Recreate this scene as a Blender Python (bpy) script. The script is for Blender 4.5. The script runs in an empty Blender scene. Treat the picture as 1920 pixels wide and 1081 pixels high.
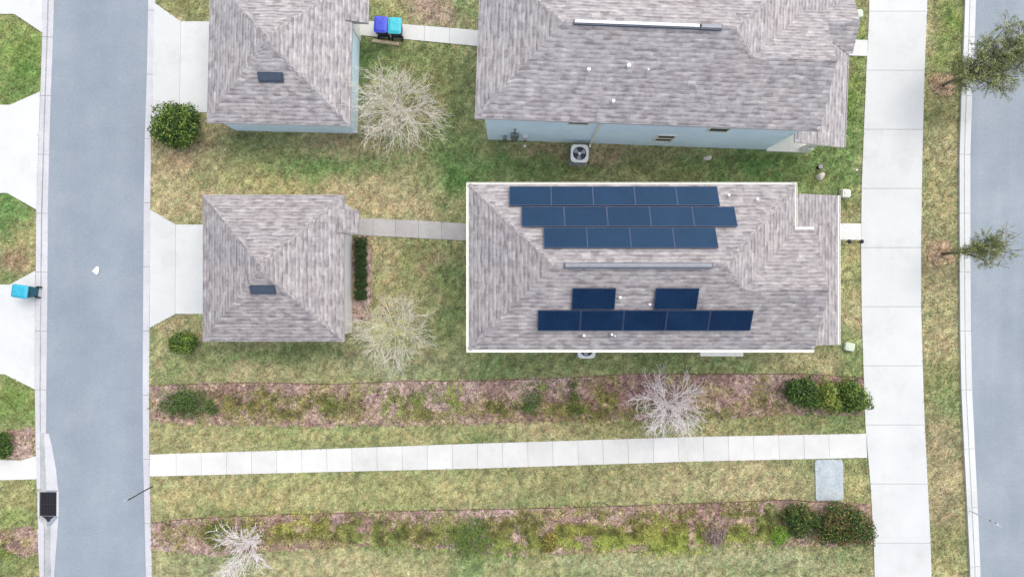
import bpy, math, random
import numpy as np
from mathutils import Vector, Matrix

random.seed(7)
RNG = np.random.default_rng(11)
R = math.radians
C = bpy.context.scene.collection
SC = bpy.context.scene
H = 34.0            # height of the drone over the lawn
F = 1224.0          # focal length in photograph pixels


def G(px, py, z=0.0):
    """photograph pixel -> world X, Y at height z (measuring the place from the aerial view)"""
    k = (H - z) / F
    return ((px - 960) * k, (540.5 - py) * k)


def on_plane(px, py, p0, n):
    """where the sight line of a pixel meets a plane (used to measure things lying on roof slopes)"""
    d = Vector(((px - 960) / F, (540.5 - py) / F, -1.0))
    o = Vector((0, 0, H))
    t = (Vector(p0) - o).dot(n) / d.dot(n)
    return o + d * t


# ------------------------------------------------------------------ mesh helpers
class MB:
    def __init__(self):
        self.v = []; self.f = []; self.m = []

    def poly(self, pts, m=0):
        b = len(self.v); self.v += [tuple(p) for p in pts]
        self.f.append(tuple(range(b, b + len(pts)))); self.m.append(m)

    def prism(self, pts, z0, z1, m=0, bottom=True):
        """pts: list of (x,y) counter-clockwise or clockwise"""
        a = sum(pts[i][0] * pts[(i + 1) % len(pts)][1] - pts[(i + 1) % len(pts)][0] * pts[i][1] for i in range(len(pts)))
        if a < 0: pts = pts[::-1]
        n = len(pts); b = len(self.v)
        self.v += [(p[0], p[1], z0) for p in pts] + [(p[0], p[1], z1) for p in pts]
        self.f.append(tuple(range(b + n, b + 2 * n))); self.m.append(m)
        if bottom: self.f.append(tuple(range(b + n - 1, b - 1, -1))); self.m.append(m)
        for i in range(n):
            j = (i + 1) % n
            self.f.append((b + i, b + j, b + n + j, b + n + i)); self.m.append(m)

    def box(self, x0, x1, y0, y1, z0, z1, m=0):
        self.prism([(x0, y0), (x1, y0), (x1, y1), (x0, y1)], z0, z1, m)

    def frustum(self, cx, cy, z0, z1, a0, b0, a1, b1, m=0, ch=0.0):
        """a tapered box with optional chamfered corners"""
        def ring(a, b, z):
            if ch <= 0: return [(cx - a, cy - b, z), (cx + a, cy - b, z), (cx + a, cy + b, z), (cx - a, cy + b, z)]
            c = ch
            return [(cx - a + c, cy - b, z), (cx + a - c, cy - b, z), (cx + a, cy - b + c, z), (cx + a, cy + b - c, z),
                    (cx + a - c, cy + b, z), (cx - a + c, cy + b, z), (cx - a, cy + b - c, z), (cx - a, cy - b + c, z)]
        r0, r1 = ring(a0, b0, z0), ring(a1, b1, z1)
        n = len(r0); b = len(self.v)
        self.v += r0 + r1
        self.f.append(tuple(range(b + n, b + 2 * n))); self.m.append(m)
        self.f.append(tuple(range(b + n - 1, b - 1, -1))); self.m.append(m)
        for i in range(n):
            j = (i + 1) % n
            self.f.append((b + i, b + j, b + n + j, b + n + i)); self.m.append(m)

    def tube(self, pts, rad, n=6, m=0, caps=True):
        pts = [Vector(p) for p in pts]
        rings = []
        for i, p in enumerate(pts):
            t = (pts[min(i + 1, len(pts) - 1)] - pts[max(i - 1, 0)]).normalized()
            a = t.orthogonal().normalized() if i == 0 else (pa - t * pa.dot(t)).normalized()
            pa = a; c = t.cross(a)
            r = rad[i] if isinstance(rad, (list, tuple)) else rad
            b = len(self.v)
            for k in range(n):
                an = 2 * math.pi * k / n
                q = p + (a * math.cos(an) + c * math.sin(an)) * r
                self.v.append(tuple(q))
            rings.append(b)
        for i in range(len(pts) - 1):
            for k in range(n):
                l = (k + 1) % n
                self.f.append((rings[i] + k, rings[i] + l, rings[i + 1] + l, rings[i + 1] + k)); self.m.append(m)
        if caps:
            self.f.append(tuple(rings[0] + k for k in range(n - 1, -1, -1))); self.m.append(m)
            self.f.append(tuple(rings[-1] + k for k in range(n))); self.m.append(m)

    def build(self, name, mats, parent=None, uv=False, smooth=False):
        me = bpy.data.meshes.new(name)
        me.from_pydata(self.v, [], self.f)
        if not isinstance(mats, (list, tuple)): mats = [mats]
        for mm in mats: me.materials.append(mm)
        me.polygons.foreach_set('material_index', self.m)
        if smooth: me.polygons.foreach_set('use_smooth', [True] * len(self.f))
        if uv: slope_uv(me)
        me.update()
        o = bpy.data.objects.new(name, me); C.objects.link(o)
        if parent is not None: o.parent = parent
        return o


def slope_uv(me):
    """u runs along the eave, v up the slope, both in metres"""
    l = me.uv_layers.new(name='slope')
    for p in me.polygons:
        n = p.normal
        u = Vector((0, 0, 1)).cross(n)
        u = u.normalized() if u.length > 1e-4 else Vector((1, 0, 0))
        w = n.cross(u)
        for li in p.loop_indices:
            co = me.vertices[me.loops[li].vertex_index].co
            l.data[li].uv = (co.dot(u) + 50.0, co.dot(w) + 50.0)


def raw_mesh(name, V, Fc, mat, col=None, parent=None, smooth=False):
    """fast mesh from numpy arrays; col: one colour per vertex in the attribute 'tint'"""
    V = np.asarray(V, np.float32); Fc = np.asarray(Fc, np.int32)
    k = Fc.shape[1]
    me = bpy.data.meshes.new(name)
    me.vertices.add(len(V)); me.vertices.foreach_set('co', V.ravel())
    me.loops.add(Fc.size); me.loops.foreach_set('vertex_index', Fc.ravel())
    me.polygons.add(len(Fc))
    me.polygons.foreach_set('loop_start', np.arange(0, Fc.size, k, dtype=np.int32))
    if smooth: me.polygons.foreach_set('use_smooth', np.ones(len(Fc), bool))
    me.update(calc_edges=True)
    if col is not None:
        a = me.attributes.new('tint', 'FLOAT_COLOR', 'POINT')
        c = np.ones((len(V), 4), np.float32); c[:, :3] = col
        a.data.foreach_set('color', c.ravel())
    me.materials.append(mat)
    o = bpy.data.objects.new(name, me); C.objects.link(o)
    if parent is not None: o.parent = parent
    return o


def tag(o, label=None, cat=None, group=None, kind=None):
    if label: o['label'] = label
    if cat: o['category'] = cat
    if group: o['group'] = group
    if kind: o['kind'] = kind
    return o


def empty(name, label, cat, loc=(0, 0, 0), rz=0.0, group=None):
    o = bpy.data.objects.new(name, None); C.objects.link(o)
    o.location = loc; o.rotation_euler = (0, 0, rz); o.empty_display_size = 0.3
    return tag(o, label, cat, group)


def dup(root, loc, rz, label):
    def cp(o, parent):
        c = o.copy(); C.objects.link(c)
        if parent is not None: c.parent = parent
        for ch in [x for x in SC.objects if x.parent == o]: cp(ch, c)
        return c
    r = cp(root, None)
    r.location = loc; r.rotation_euler = (0, 0, rz); r['label'] = label
    return r


# ------------------------------------------------------------------ materials
def lin(r, g, b):
    f = lambda c: (c / 255 / 12.92) if c / 255 <= 0.04045 else ((c / 255 + 0.055) / 1.055) ** 2.4
    return np.array((f(r), f(g), f(b)))


def new_mat(name, rough=0.8, spec=0.3):
    m = bpy.data.materials.new(name); m.use_nodes = True
    nt = m.node_tree; b = nt.nodes['Principled BSDF']
    b.inputs['Roughness'].default_value = rough
    b.inputs['Specular IOR Level'].default_value = spec
    return m, nt, b


def N(nt, typ, **kw):
    n = nt.nodes.new(typ)
    for k, v in kw.items(): setattr(n, k, v)
    return n


def math_n(nt, op, a, b=None):
    n = N(nt, 'ShaderNodeMath', operation=op)
    for i, x in enumerate((a, b)):
        if x is None: continue
        if isinstance(x, (int, float)): n.inputs[i].default_value = x
        else: nt.links.new(x, n.inputs[i])
    return n.outputs[0]


def ramp(nt, fac, stops):
    n = N(nt, 'ShaderNodeValToRGB'); e = n.color_ramp.elements
    while len(e) < len(stops): e.new(0.5)
    for i, (p, c) in enumerate(stops):
        e[i].position = p; e[i].color = (*c[:3], 1)
    nt.links.new(fac, n.inputs[0]); return n.outputs[0]


def mix(nt, typ, fac, a, b):
    n = N(nt, 'ShaderNodeMix', data_type='RGBA', blend_type=typ)
    for s, x in ((0, fac), (6, a), (7, b)):
        if isinstance(x, (int, float)): n.inputs[s].default_value = x
        elif isinstance(x, (tuple, list, np.ndarray)): n.inputs[s].default_value = (*x[:3], 1)
        else: nt.links.new(x, n.inputs[s])
    return n.outputs[2]


def noise(nt, vec, scale, detail=3.0, rough=0.6, dim='3D'):
    n = N(nt, 'ShaderNodeTexNoise', noise_dimensions=dim)
    n.inputs['Scale'].default_value = scale; n.inputs['Detail'].default_value = detail
    n.inputs['Roughness'].default_value = rough
    nt.links.new(vec, n.inputs['Vector']); return n.outputs['Fac']


def geo_pos(nt):
    return N(nt, 'ShaderNodeNewGeometry').outputs['Position']


def bump(nt, b, h, strength=0.3, dist=0.02):
    n = N(nt, 'ShaderNodeBump'); n.inputs['Strength'].default_value = strength
    n.inputs['Distance'].default_value = dist
    nt.links.new(h, n.inputs['Height']); nt.links.new(n.outputs[0], b.inputs['Normal'])


def speckled(name, c0, c1, big=0.6, fine=25.0, rough=0.85, spec=0.25, stain=None, bump_s=0.15, spread=(0.3, 0.7), streak=0.0, slab=0.0, grain=1.0):
    m, nt, b = new_mat(name, rough, spec)
    p = geo_pos(nt)
    a = noise(nt, p, big, 5.0, 0.65); f = noise(nt, p, fine, 3.0, 0.7)
    base = ramp(nt, a, [(spread[0], c0), (spread[1], c1)])
    fr = ramp(nt, f, [(0.3, (1 - .18 * grain,) * 3), (0.7, (1 + .15 * grain,) * 3)])
    col = mix(nt, 'MULTIPLY', 1.0, base, fr)
    if stain is not None:
        s = noise(nt, p, 0.35, 6.0, 0.75)
        k = ramp(nt, s, [(0.52, (0, 0, 0)), (0.72, (1, 1, 1))])
        col = mix(nt, 'MIX', math_n(nt, 'MULTIPLY', k, 0.6), col, stain)
    if streak:      # wear along the wheel tracks
        mp = N(nt, 'ShaderNodeMapping'); mp.inputs['Scale'].default_value = (.55, 0.03, 1.0)
        nt.links.new(p, mp.inputs[0])
        col = mix(nt, 'MULTIPLY', 1.0, col, ramp(nt, noise(nt, mp.outputs[0], 1.0, 4.0, 0.6), [(0.32, (1 - streak,) * 3), (0.68, (1 + streak * .6,) * 3)]))
    if slab:        # every slab was cast with its own tone
        ri = N(nt, 'ShaderNodeNewGeometry').outputs['Random Per Island']
        col = mix(nt, 'MULTIPLY', 1.0, col, ramp(nt, ri, [(0.0, (1 - slab,) * 3), (1.0, (1 + slab * .4,) * 3)]))
    nt.links.new(col, b.inputs['Base Color'])
    bump(nt, b, f, bump_s, 0.01)
    return m


def plain(name, c, rough=0.6, spec=0.4, metal=0.0, var=0.12, scale=6.0):
    m, nt, b = new_mat(name, rough, spec)
    f = noise(nt, geo_pos(nt), scale, 4.0, 0.65)
    c = np.array(c)
    nt.links.new(ramp(nt, f, [(0.3, c * (1 - var)), (0.7, c * (1 + var * 0.7))]), b.inputs['Base Color'])
    b.inputs['Metallic'].default_value = metal
    return m


def tinted(name, rough=0.75, spec=0.2, fine=40.0, lo=0.75, hi=1.25, trans=0.0, bs=0.0, clump=0.0):
    """colour comes from the surface's own 'tint' attribute, roughened by fine noise"""
    m, nt, b = new_mat(name, rough, spec)
    at = N(nt, 'ShaderNodeAttribute', attribute_name='tint')
    f = noise(nt, geo_pos(nt), fine, 4.0, 0.7)
    col = mix(nt, 'MULTIPLY', 1.0, at.outputs['Color'], ramp(nt, f, [(0.3, (lo,) * 3), (0.7, (hi,) * 3)]))
    if clump:
        f2 = noise(nt, geo_pos(nt), clump, 2.0, 0.6)
        col = mix(nt, 'MULTIPLY', 1.0, col, ramp(nt, f2, [(0.32, (.72, .74, .71)), (0.68, (1.26, 1.24, 1.22))]))
    nt.links.new(col, b.inputs['Base Color'])
    if bs: bump(nt, b, f, bs, 0.03)
    if trans:
        out = nt.nodes['Material Output']
        t = N(nt, 'ShaderNodeBsdfTranslucent'); nt.links.new(col, t.inputs['Color'])
        mx = N(nt, 'ShaderNodeMixShader'); mx.inputs[0].default_value = trans
        nt.links.new(b.outputs[0], mx.inputs[1]); nt.links.new(t.outputs[0], mx.inputs[2])
        nt.links.new(mx.outputs[0], out.inputs['Surface'])
    return m


def shingle_mat(name, warm):
    m, nt, b = new_mat(name, 0.9, 0.2)
    uv = N(nt, 'ShaderNodeUVMap', uv_map='slope').outputs[0]
    s = N(nt, 'ShaderNodeSeparateXYZ'); nt.links.new(uv, s.inputs[0])
    # wobble so that courses are not ruler straight
    wob = noise(nt, uv, 1.1, 3.0, 0.6)
    vv = math_n(nt, 'ADD', s.outputs[1], math_n(nt, 'MULTIPLY', math_n(nt, 'SUBTRACT', wob, 0.5), 0.16))
    vs = math_n(nt, 'DIVIDE', vv, 0.185)
    course = math_n(nt, 'FLOOR', vs)
    wn1 = N(nt, 'ShaderNodeTexWhiteNoise', noise_dimensions='1D'); nt.links.new(course, wn1.inputs['W'])
    us = math_n(nt, 'DIVIDE', math_n(nt, 'ADD', s.outputs[0], math_n(nt, 'MULTIPLY', wn1.outputs[0], 3.0)), 0.36)
    tab = math_n(nt, 'FLOOR', us)
    cb = N(nt, 'ShaderNodeCombineXYZ'); nt.links.new(tab, cb.inputs[0]); nt.links.new(course, cb.inputs[1])
    wn2 = N(nt, 'ShaderNodeTexWhiteNoise', noise_dimensions='2D'); nt.links.new(cb.outputs[0], wn2.inputs['Vector'])
    k = warm
    cols = [(0.0, lin(126, 119, 123) * k), (0.3, lin(150, 144, 148) * k), (0.55, lin(166, 160, 163) * k),
            (0.8, lin(180, 174, 177) * k), (1.0, lin(198, 193, 195) * k)]
    mp = N(nt, 'ShaderNodeMapping'); mp.inputs['Scale'].default_value = (1.9, 5.0, 1.0)
    nt.links.new(uv, mp.inputs[0])
    st = noise(nt, mp.outputs[0], 1.15, 3.0, 0.6)
    band = math_n(nt, 'FRACT', vs)      # printed shadow band of laminated shingles
    val = math_n(nt, 'ADD', math_n(nt, 'MULTIPLY', wn2.outputs[0], 0.36),
                 math_n(nt, 'ADD', math_n(nt, 'MULTIPLY', math_n(nt, 'SUBTRACT', st, 0.5), 1.8), math_n(nt, 'MULTIPLY', band, 0.42)))
    val = math_n(nt, 'ADD', val, 0.04)
    col = ramp(nt, val, cols)
    # patchy warm / cool weathering
    pt = noise(nt, uv, 0.45, 4.0, 0.6)
    col = mix(nt, 'MULTIPLY', 0.5, col, ramp(nt, pt, [(0.3, (0.95, 0.98, 1.02)), (0.7, (1.045, 1.015, 0.985))]))
    # the shadow line under each course is real relief: bump
    fr = math_n(nt, 'FRACT', vs)
    g = noise(nt, uv, 60.0, 2.0, 0.7)
    col = mix(nt, 'MULTIPLY', 0.8, col, ramp(nt, g, [(0.3, (0.85,) * 3), (0.7, (1.15,) * 3)]))
    nt.links.new(col, b.inputs['Base Color'])
    hgt = math_n(nt, 'ADD', math_n(nt, 'MULTIPLY', fr, -1.0), math_n(nt, 'MULTIPLY', wn2.outputs[0], 0.5))
    bump(nt, b, hgt, 0.5, 0.02)
    return m


def siding_mat(name, c, pitch=0.15):
    m, nt, b = new_mat(name, 0.55, 0.35)
    p = geo_pos(nt)
    s = N(nt, 'ShaderNodeSeparateXYZ'); nt.links.new(p, s.inputs[0])
    fr = math_n(nt, 'FRACT', math_n(nt, 'DIVIDE', s.outputs[2], pitch))
    f = noise(nt, p, 1.3, 5.0, 0.65)
    c = np.array(c)
    nt.links.new(ramp(nt, f, [(0.3, c * 0.93), (0.7, c * 1.05)]), b.inputs['Base Color'])
    bump(nt, b, math_n(nt, 'MULTIPLY', fr, -1.0), 0.35, 0.012)
    return m


M = {}
M['shingle_grey'] = shingle_mat('asphalt shingles', np.array((0.995, 1.015, 0.97)))
M['shingle_lower'] = shingle_mat('asphalt shingles weathered', np.array((.915, .925, .88)))
M['concrete'] = speckled('pale concrete', (0.56, 0.572, 0.562), (0.62, 0.632, 0.616), 0.5, 18, stain=(0.47, 0.475, 0.455), slab=.05, grain=.35)
M['concrete_walk'] = speckled('walk concrete', (0.585, 0.585, 0.56), (0.665, 0.665, 0.64), 0.8, 22, stain=(0.50, 0.485, 0.44), slab=.06, grain=.4)
M['concrete_old'] = speckled('weathered walk concrete', (0.36, 0.345, 0.33), (0.50, 0.48, 0.465), 0.9, 22, stain=(0.32, 0.30, 0.27), slab=.10)
M['concrete_blue'] = speckled('bluish pad concrete', (0.36, 0.42, 0.46), (0.50, 0.54, 0.56), 2.2, 12, stain=(0.34, 0.39, 0.38))
M['concrete_gutter'] = speckled('gutter concrete', (0.47, 0.47, 0.50), (0.58, 0.58, 0.60), 0.6, 20, stain=(0.42, 0.42, 0.42))
M['channel'] = speckled('wet channel concrete', (0.30, 0.32, 0.33), (0.48, 0.49, 0.48), 1.2, 18, stain=(0.24, 0.27, 0.24))
M['joint'] = plain('joint dirt', (0.30, 0.29, 0.28), 0.95, 0.1)
M['asphalt'] = speckled('worn alley asphalt', (0.238, 0.277, 0.322), (0.280, 0.320, 0.362), 0.35, 10, stain=(0.295, 0.333, 0.37), bump_s=0.15, spread=(0.36, 0.64), streak=.05, grain=.55)
M['asphalt_road'] = speckled('worn road asphalt', (0.252, 0.292, 0.332), (0.294, 0.332, 0.370), 0.35, 10, stain=(0.315, 0.35, 0.38), bump_s=0.15, spread=(0.36, 0.64), streak=.09, grain=.5)
M['white_paint'] = plain('white painted trim', (0.78, 0.77, 0.70), 0.45)
M['white_wall'] = siding_mat('white siding', (0.80, 0.79, 0.80))
M['blue_wall'] = siding_mat('pale blue siding', (0.70, 0.87, 0.99))
M['soffit'] = plain('soffit', (0.6, 0.62, 0.64), 0.7)
M['fascia_grey'] = plain('grey drip edge', (0.48, 0.46, 0.46), 0.6)
M['glass'] = plain('dark window glass', (0.02, 0.025, 0.035), 0.12, 0.5)
M['metal_dark'] = plain('dark vent metal', (0.055, 0.075, 0.11), 0.45, 0.5)
M['metal_mid'] = plain('grey vent metal', (0.22, 0.23, 0.26), 0.45, 0.5, 0.3)
M['metal_light'] = plain('bright vent metal', (0.62, 0.62, 0.66), 0.4, 0.5, 0.2)
M['white_pvc'] = plain('white plastic pipe', (0.82, 0.82, 0.82), 0.4)
M['black'] = plain('black iron', (0.018, 0.016, 0.022), 0.6)
M['bin_blue'] = plain('blue plastic', (0.05, 0.075, 0.54), 0.38, 0.5)
M['bin_teal'] = plain('teal plastic', (0.04, 0.45, 0.53), 0.38, 0.5)
M['bin_cyan'] = plain('turquoise plastic', (0.035, 0.38, 0.52), 0.38, 0.5)
M['bin_body'] = plain('dark bin plastic', (0.015, 0.018, 0.05), 0.5)
M['bin_body_teal'] = plain('dark teal bin plastic', (0.01, 0.10, 0.15), 0.5)
M['rubber'] = plain('rubber', (0.02, 0.02, 0.02), 0.8)
M['timber'] = plain('pale timber', (0.62, 0.50, 0.34), 0.8, 0.2, 0, 0.25, 9)
M['ac_white'] = plain('white enamelled metal', (0.70, 0.71, 0.70), 0.4)
M['ac_body'] = plain('grey louvred metal', (0.22, 0.27, 0.28), 0.5)
M['ac_blade'] = plain('fan blade', (0.30, 0.36, 0.42), 0.5)
M['box_green'] = plain('pale green plastic', (0.52, 0.60, 0.47), 0.5)
M['box_white'] = plain('bleached plastic', (0.62, 0.61, 0.55), 0.5)
M['paper'] = plain('paper', (0.82, 0.83, 0.82), 0.8)
M['stone'] = plain('pale stone', (0.56, 0.52, 0.44), 0.9, 0.2, 0, 0.25, 9)
M['pole_dark'] = plain('dark galvanised post', (0.07, 0.08, 0.09), 0.5, 0.5, 0.4)
M['sign_face'] = plain('pale sign aluminium', (0.68, 0.70, 0.73), 0.35, 0.5, 0.1)
M['bark_pale'] = plain('pale bare bark', (0.78, 0.73, 0.66), 0.85, 0.15, 0, 0.3, 4)
M['bark_white'] = plain('bleached bare bark', (0.82, 0.77, 0.77), 0.85, 0.15, 0, 0.28, 4)
M['bark_tan'] = plain('tan bare bark', (0.74, 0.71, 0.60), 0.85, 0.15, 0, 0.3, 4)
M['bark'] = plain('oak bark', (0.15, 0.12, 0.09), 0.9, 0.15, 0, 0.3, 9)
M['lawn'] = tinted('lawn soil and turf', 0.95, 0.1, 22, 0.66, 1.28, 0, 0.6, 9.0)
M['blade'] = tinted('grass blades', 0.7, 0.15, 9, 0.9, 1.1, 0.25)
M['leaf'] = tinted('leaves', 0.55, 0.3, 12, 0.9, 1.1, 0.22)
M['mulch'] = tinted('bark mulch', 0.95, 0.1, 30, 0.7, 1.25, 0, 0.6, 7.0)


def panel_mat():
    m, nt, b = new_mat('solar cells', 0.27, 0.48)
    b.inputs['Specular Tint'].default_value = (0.38, 0.72, 1.0, 1)      # blue anti-reflective coating
    tc = N(nt, 'ShaderNodeTexCoord').outputs['Object']
    s = N(nt, 'ShaderNodeSeparateXYZ'); nt.links.new(tc, s.inputs[0])
    def line(src, pitch):
        fr = math_n(nt, 'FRACT', math_n(nt, 'DIVIDE', src, pitch))
        return math_n(nt, 'LESS_THAN', fr, 0.035)
    ln = math_n(nt, 'MAXIMUM', line(s.outputs[0], 0.175), line(s.outputs[1], 0.163))
    oi = N(nt, 'ShaderNodeObjectInfo').outputs['Random']
    f = noise(nt, geo_pos(nt), 1.1, 4.0, 0.6)
    cell = ramp(nt, f, [(0.3, (0.002, 0.010, 0.040)), (0.7, (0.004, 0.019, 0.062))])
    cell = mix(nt, 'MULTIPLY', 1.0, cell, ramp(nt, oi, [(0.0, (0.8, 0.85, 0.9)), (1.0, (1.25, 1.15, 1.05))]))
    nt.links.new(mix(nt, 'MIX', math_n(nt, 'MULTIPLY', ln, 0.6), cell, (0.03, 0.04, 0.08)), b.inputs['Base Color'])
    r = ramp(nt, f, [(0.3, (0.24,) * 3), (0.7, (0.34,) * 3)])
    nt.links.new(r, b.inputs['Roughness'])
    return m


M['cells'] = panel_mat()
M['panel_frame'] = plain('panel frame', (0.06, 0.08, 0.14), 0.4, 0.5, 0.4)


# ------------------------------------------------------------------ noise for the lawn
_T = RNG.random((256, 256))


def vnoise(x, y, s, seed=0):
    x = x * s + seed * 17.3; y = y * s + seed * 9.7
    xi = np.floor(x).astype(int); yi = np.floor(y).astype(int)
    fx = x - xi; fy = y - yi
    fx = fx * fx * (3 - 2 * fx); fy = fy * fy * (3 - 2 * fy)
    t = lambda a, b: _T[a & 255, b & 255]
    return (t(xi, yi) * (1 - fx) + t(xi + 1, yi) * fx) * (1 - fy) + (t(xi, yi + 1) * (1 - fx) + t(xi + 1, yi + 1) * fx) * fy


def fbm(x, y, s, seed=0, o=4):
    v = 0; a = 0.5; t = 0
    for i in range(o):
        v = v + a * vnoise(x, y, s * 2.03 ** i, seed + i); t += a; a *= 0.55
    return v / t


def in_poly(x, y, poly):
    ins = np.zeros(x.shape, bool); n = len(poly)
    for i in range(n):
        x0, y0 = poly[i]; x1, y1 = poly[(i + 1) % n]
        if y0 == y1: continue
        c = ((y0 > y) != (y1 > y)) & (x < (x1 - x0) * (y - y0) / (y1 - y0) + x0)
        ins ^= c
    return ins


KA = 0.80      # photograph brightness over surface colour
def A(r, g, b, k=1.0): return lin(r, g, b) / KA * k


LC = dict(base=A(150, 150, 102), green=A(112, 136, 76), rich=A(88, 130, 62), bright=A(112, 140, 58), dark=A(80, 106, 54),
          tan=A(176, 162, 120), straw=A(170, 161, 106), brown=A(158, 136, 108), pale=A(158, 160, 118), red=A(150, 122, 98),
          olive=A(128, 130, 76), dirt=A(162, 140, 122))
# patches of turf colour measured in the photograph: x, y, rx, ry (pixels), kind, strength
PATCH = [
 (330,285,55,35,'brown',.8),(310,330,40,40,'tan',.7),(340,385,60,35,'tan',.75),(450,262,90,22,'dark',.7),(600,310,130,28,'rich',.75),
 (470,330,70,22,'straw',.7),(535,345,60,18,'straw',.8),(430,390,60,30,'tan',.5),(640,365,60,22,'tan',.7),(745,375,110,32,'tan',.85),
 (800,395,60,20,'tan',.7),(850,300,50,70,'rich',.8),(860,340,45,28,'rich',.9),(800,170,70,80,'olive',.7),(860,180,30,80,'green',.7),
 (700,105,40,30,'dark',.8),(760,100,70,25,'green',.5),(680,170,18,80,'dark',.6),(640,262,60,20,'brown',.5),
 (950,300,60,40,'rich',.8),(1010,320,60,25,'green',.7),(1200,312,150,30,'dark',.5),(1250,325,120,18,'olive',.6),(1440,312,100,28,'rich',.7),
 (1390,295,60,18,'dark',.5),(1540,300,60,40,'green',.8),(1560,330,40,35,'rich',.6),(1540,340,40,18,'olive',.7),
 (805,20,55,32,'dirt',1.0),(720,18,35,25,'straw',.7),(715,30,30,18,'green',.5),(872,25,14,40,'green',.8),(350,18,50,25,'olive',.8),
 (845,520,32,75,'green',.75),(840,600,30,50,'green',.6),(770,480,50,40,'olive',.5),(715,480,22,60,'tan',.6),(735,570,55,35,'straw',.6),
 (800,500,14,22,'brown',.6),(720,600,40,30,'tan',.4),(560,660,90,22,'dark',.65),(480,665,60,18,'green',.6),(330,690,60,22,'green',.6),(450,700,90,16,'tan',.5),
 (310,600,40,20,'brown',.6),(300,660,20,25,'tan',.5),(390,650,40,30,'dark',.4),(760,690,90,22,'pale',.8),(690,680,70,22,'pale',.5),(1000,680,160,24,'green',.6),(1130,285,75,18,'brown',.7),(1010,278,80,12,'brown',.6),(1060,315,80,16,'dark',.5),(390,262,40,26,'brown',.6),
 (1250,682,120,18,'green',.5),(1390,685,60,16,'rich',.4),(1520,682,60,22,'tan',.8),(1595,690,30,25,'green',.6),(1590,640,25,40,'green',.5),
 (600,815,340,20,'straw',.55),(1000,800,120,16,'tan',.5),(1400,800,160,14,'olive',.6),(1150,800,70,16,'olive',.5),
 (500,930,260,36,'straw',.6),(900,915,260,30,'straw',.45),(1300,905,260,30,'tan',.45),(1120,890,120,22,'olive',.5),(1430,920,90,26,'tan',.6),(1605,900,25,50,'straw',.6),
 (420,1060,180,28,'pale',.7),(720,1060,160,28,'tan',.45),(885,1055,60,25,'rich',.8),(1000,1062,80,20,'straw',.4),(1200,1060,260,26,'pale',.75),(1500,1050,120,25,'pale',.7),(1600,1030,40,30,'green',.5),
 (1400,1075,120,12,'green',.4),(1060,1074,90,10,'green',.4),
 (1780,40,30,45,'bright',.8),(1755,40,15,40,'olive',.5),(1775,110,30,35,'bright',.7),(1750,150,25,40,'straw',.6),(1765,215,35,25,'olive',.8),
 (1765,280,40,45,'tan',.8),(1765,370,40,60,'tan',.7),(1755,350,18,60,'straw',.6),(1765,475,45,32,'brown',.9),(1765,540,40,40,'tan',.6),(1765,640,45,60,'tan',.75),
 (1760,700,40,30,'olive',.7),(1780,745,30,40,'green',.75),(1770,830,40,40,'brown',.6),(1765,900,40,50,'tan',.7),(1770,960,40,40,'brown',.5),(1775,1010,40,35,'olive',.8),(1770,1060,40,20,'straw',.6),
 (1605,60,22,45,'bright',.8),(1600,180,25,80,'bright',.9),(1595,250,30,60,'rich',.6),(1590,310,35,30,'green',.7),(1595,385,20,20,'olive',.9),(1590,500,25,50,'straw',.7),(1590,590,28,40,'tan',.8),
 (35,110,60,85,'bright',.9),(40,150,40,40,'rich',.6),(20,400,40,40,'rich',.9),(45,440,30,30,'straw',.6),(35,485,32,32,'red',.9),(20,525,25,15,'green',.8),
 (25,755,50,50,'bright',.85),(45,790,30,25,'green',.6),(30,935,50,30,'straw',.7),(30,975,50,20,'bright',.5),(30,1060,50,25,'olive',.7),(10,1040,20,20,'green',.7)]


def lawn_colour(x, y):
    """turf colour at world x, y: (n,3)"""
    px = 960 + x * F / H; py = 540.5 - y * F / H
    n1 = fbm(x, y, 0.22, 1); n2 = fbm(x, y, 0.9, 5); n3 = fbm(x, y, 3.2, 9)
    c = np.empty(x.shape + (3,)); c[...] = LC['base']
    def blend(col, w):
        w = np.clip(w, 0, 1)[..., None]
        return c * (1 - w) + col * w
    c = blend(LC['green'], (n1 - 0.46) * 2.4)
    c = blend(LC['tan'], (0.46 - n2) * 2.2)
    wx = px + (n2 - .5) * 70 + (n3 - .5) * 40; wy = py + (fbm(x, y, 0.9, 31) - .5) * 55 + (fbm(x, y, 3.1, 37) - .5) * 30
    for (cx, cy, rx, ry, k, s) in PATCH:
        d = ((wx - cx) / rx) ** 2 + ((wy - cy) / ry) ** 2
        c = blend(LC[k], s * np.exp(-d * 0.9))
    c = blend(LC['straw'], (n3 - 0.58) * 1.3)
    c = blend(LC['dark'], (0.38 - n3) * 1.2)
    n4 = fbm(x, y, 4.2, 13, 3)
    c = c * np.clip(0.80 + 0.4 * n4, .5, 1.4)[..., None]
    n5 = fbm(x, y, 5.5, 61, 2)
    c = c * np.clip(.60 + .80 * vnoise(x, y, 8.5, 71), .4, 1.6)[..., None] * np.clip(.86 + .28 * vnoise(x, y, 3.3, 75), .4, 1.6)[..., None]
    g = c.mean(-1, keepdims=True); c = (c * .86 + g * .14) * np.array([.99, .985, 1.03])
    c = c * (1 + (n5 - .5)[..., None] * np.array([.35, .0, .1]))
    return c


# ------------------------------------------------------------------ plan of the ground (pixels -> metres)
def pl(xs, y):
    """piecewise-linear edge: list of (y, x) -> x at y"""
    return float(np.interp(y, [a for a, _ in xs], [b for _, b in xs]))


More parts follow.
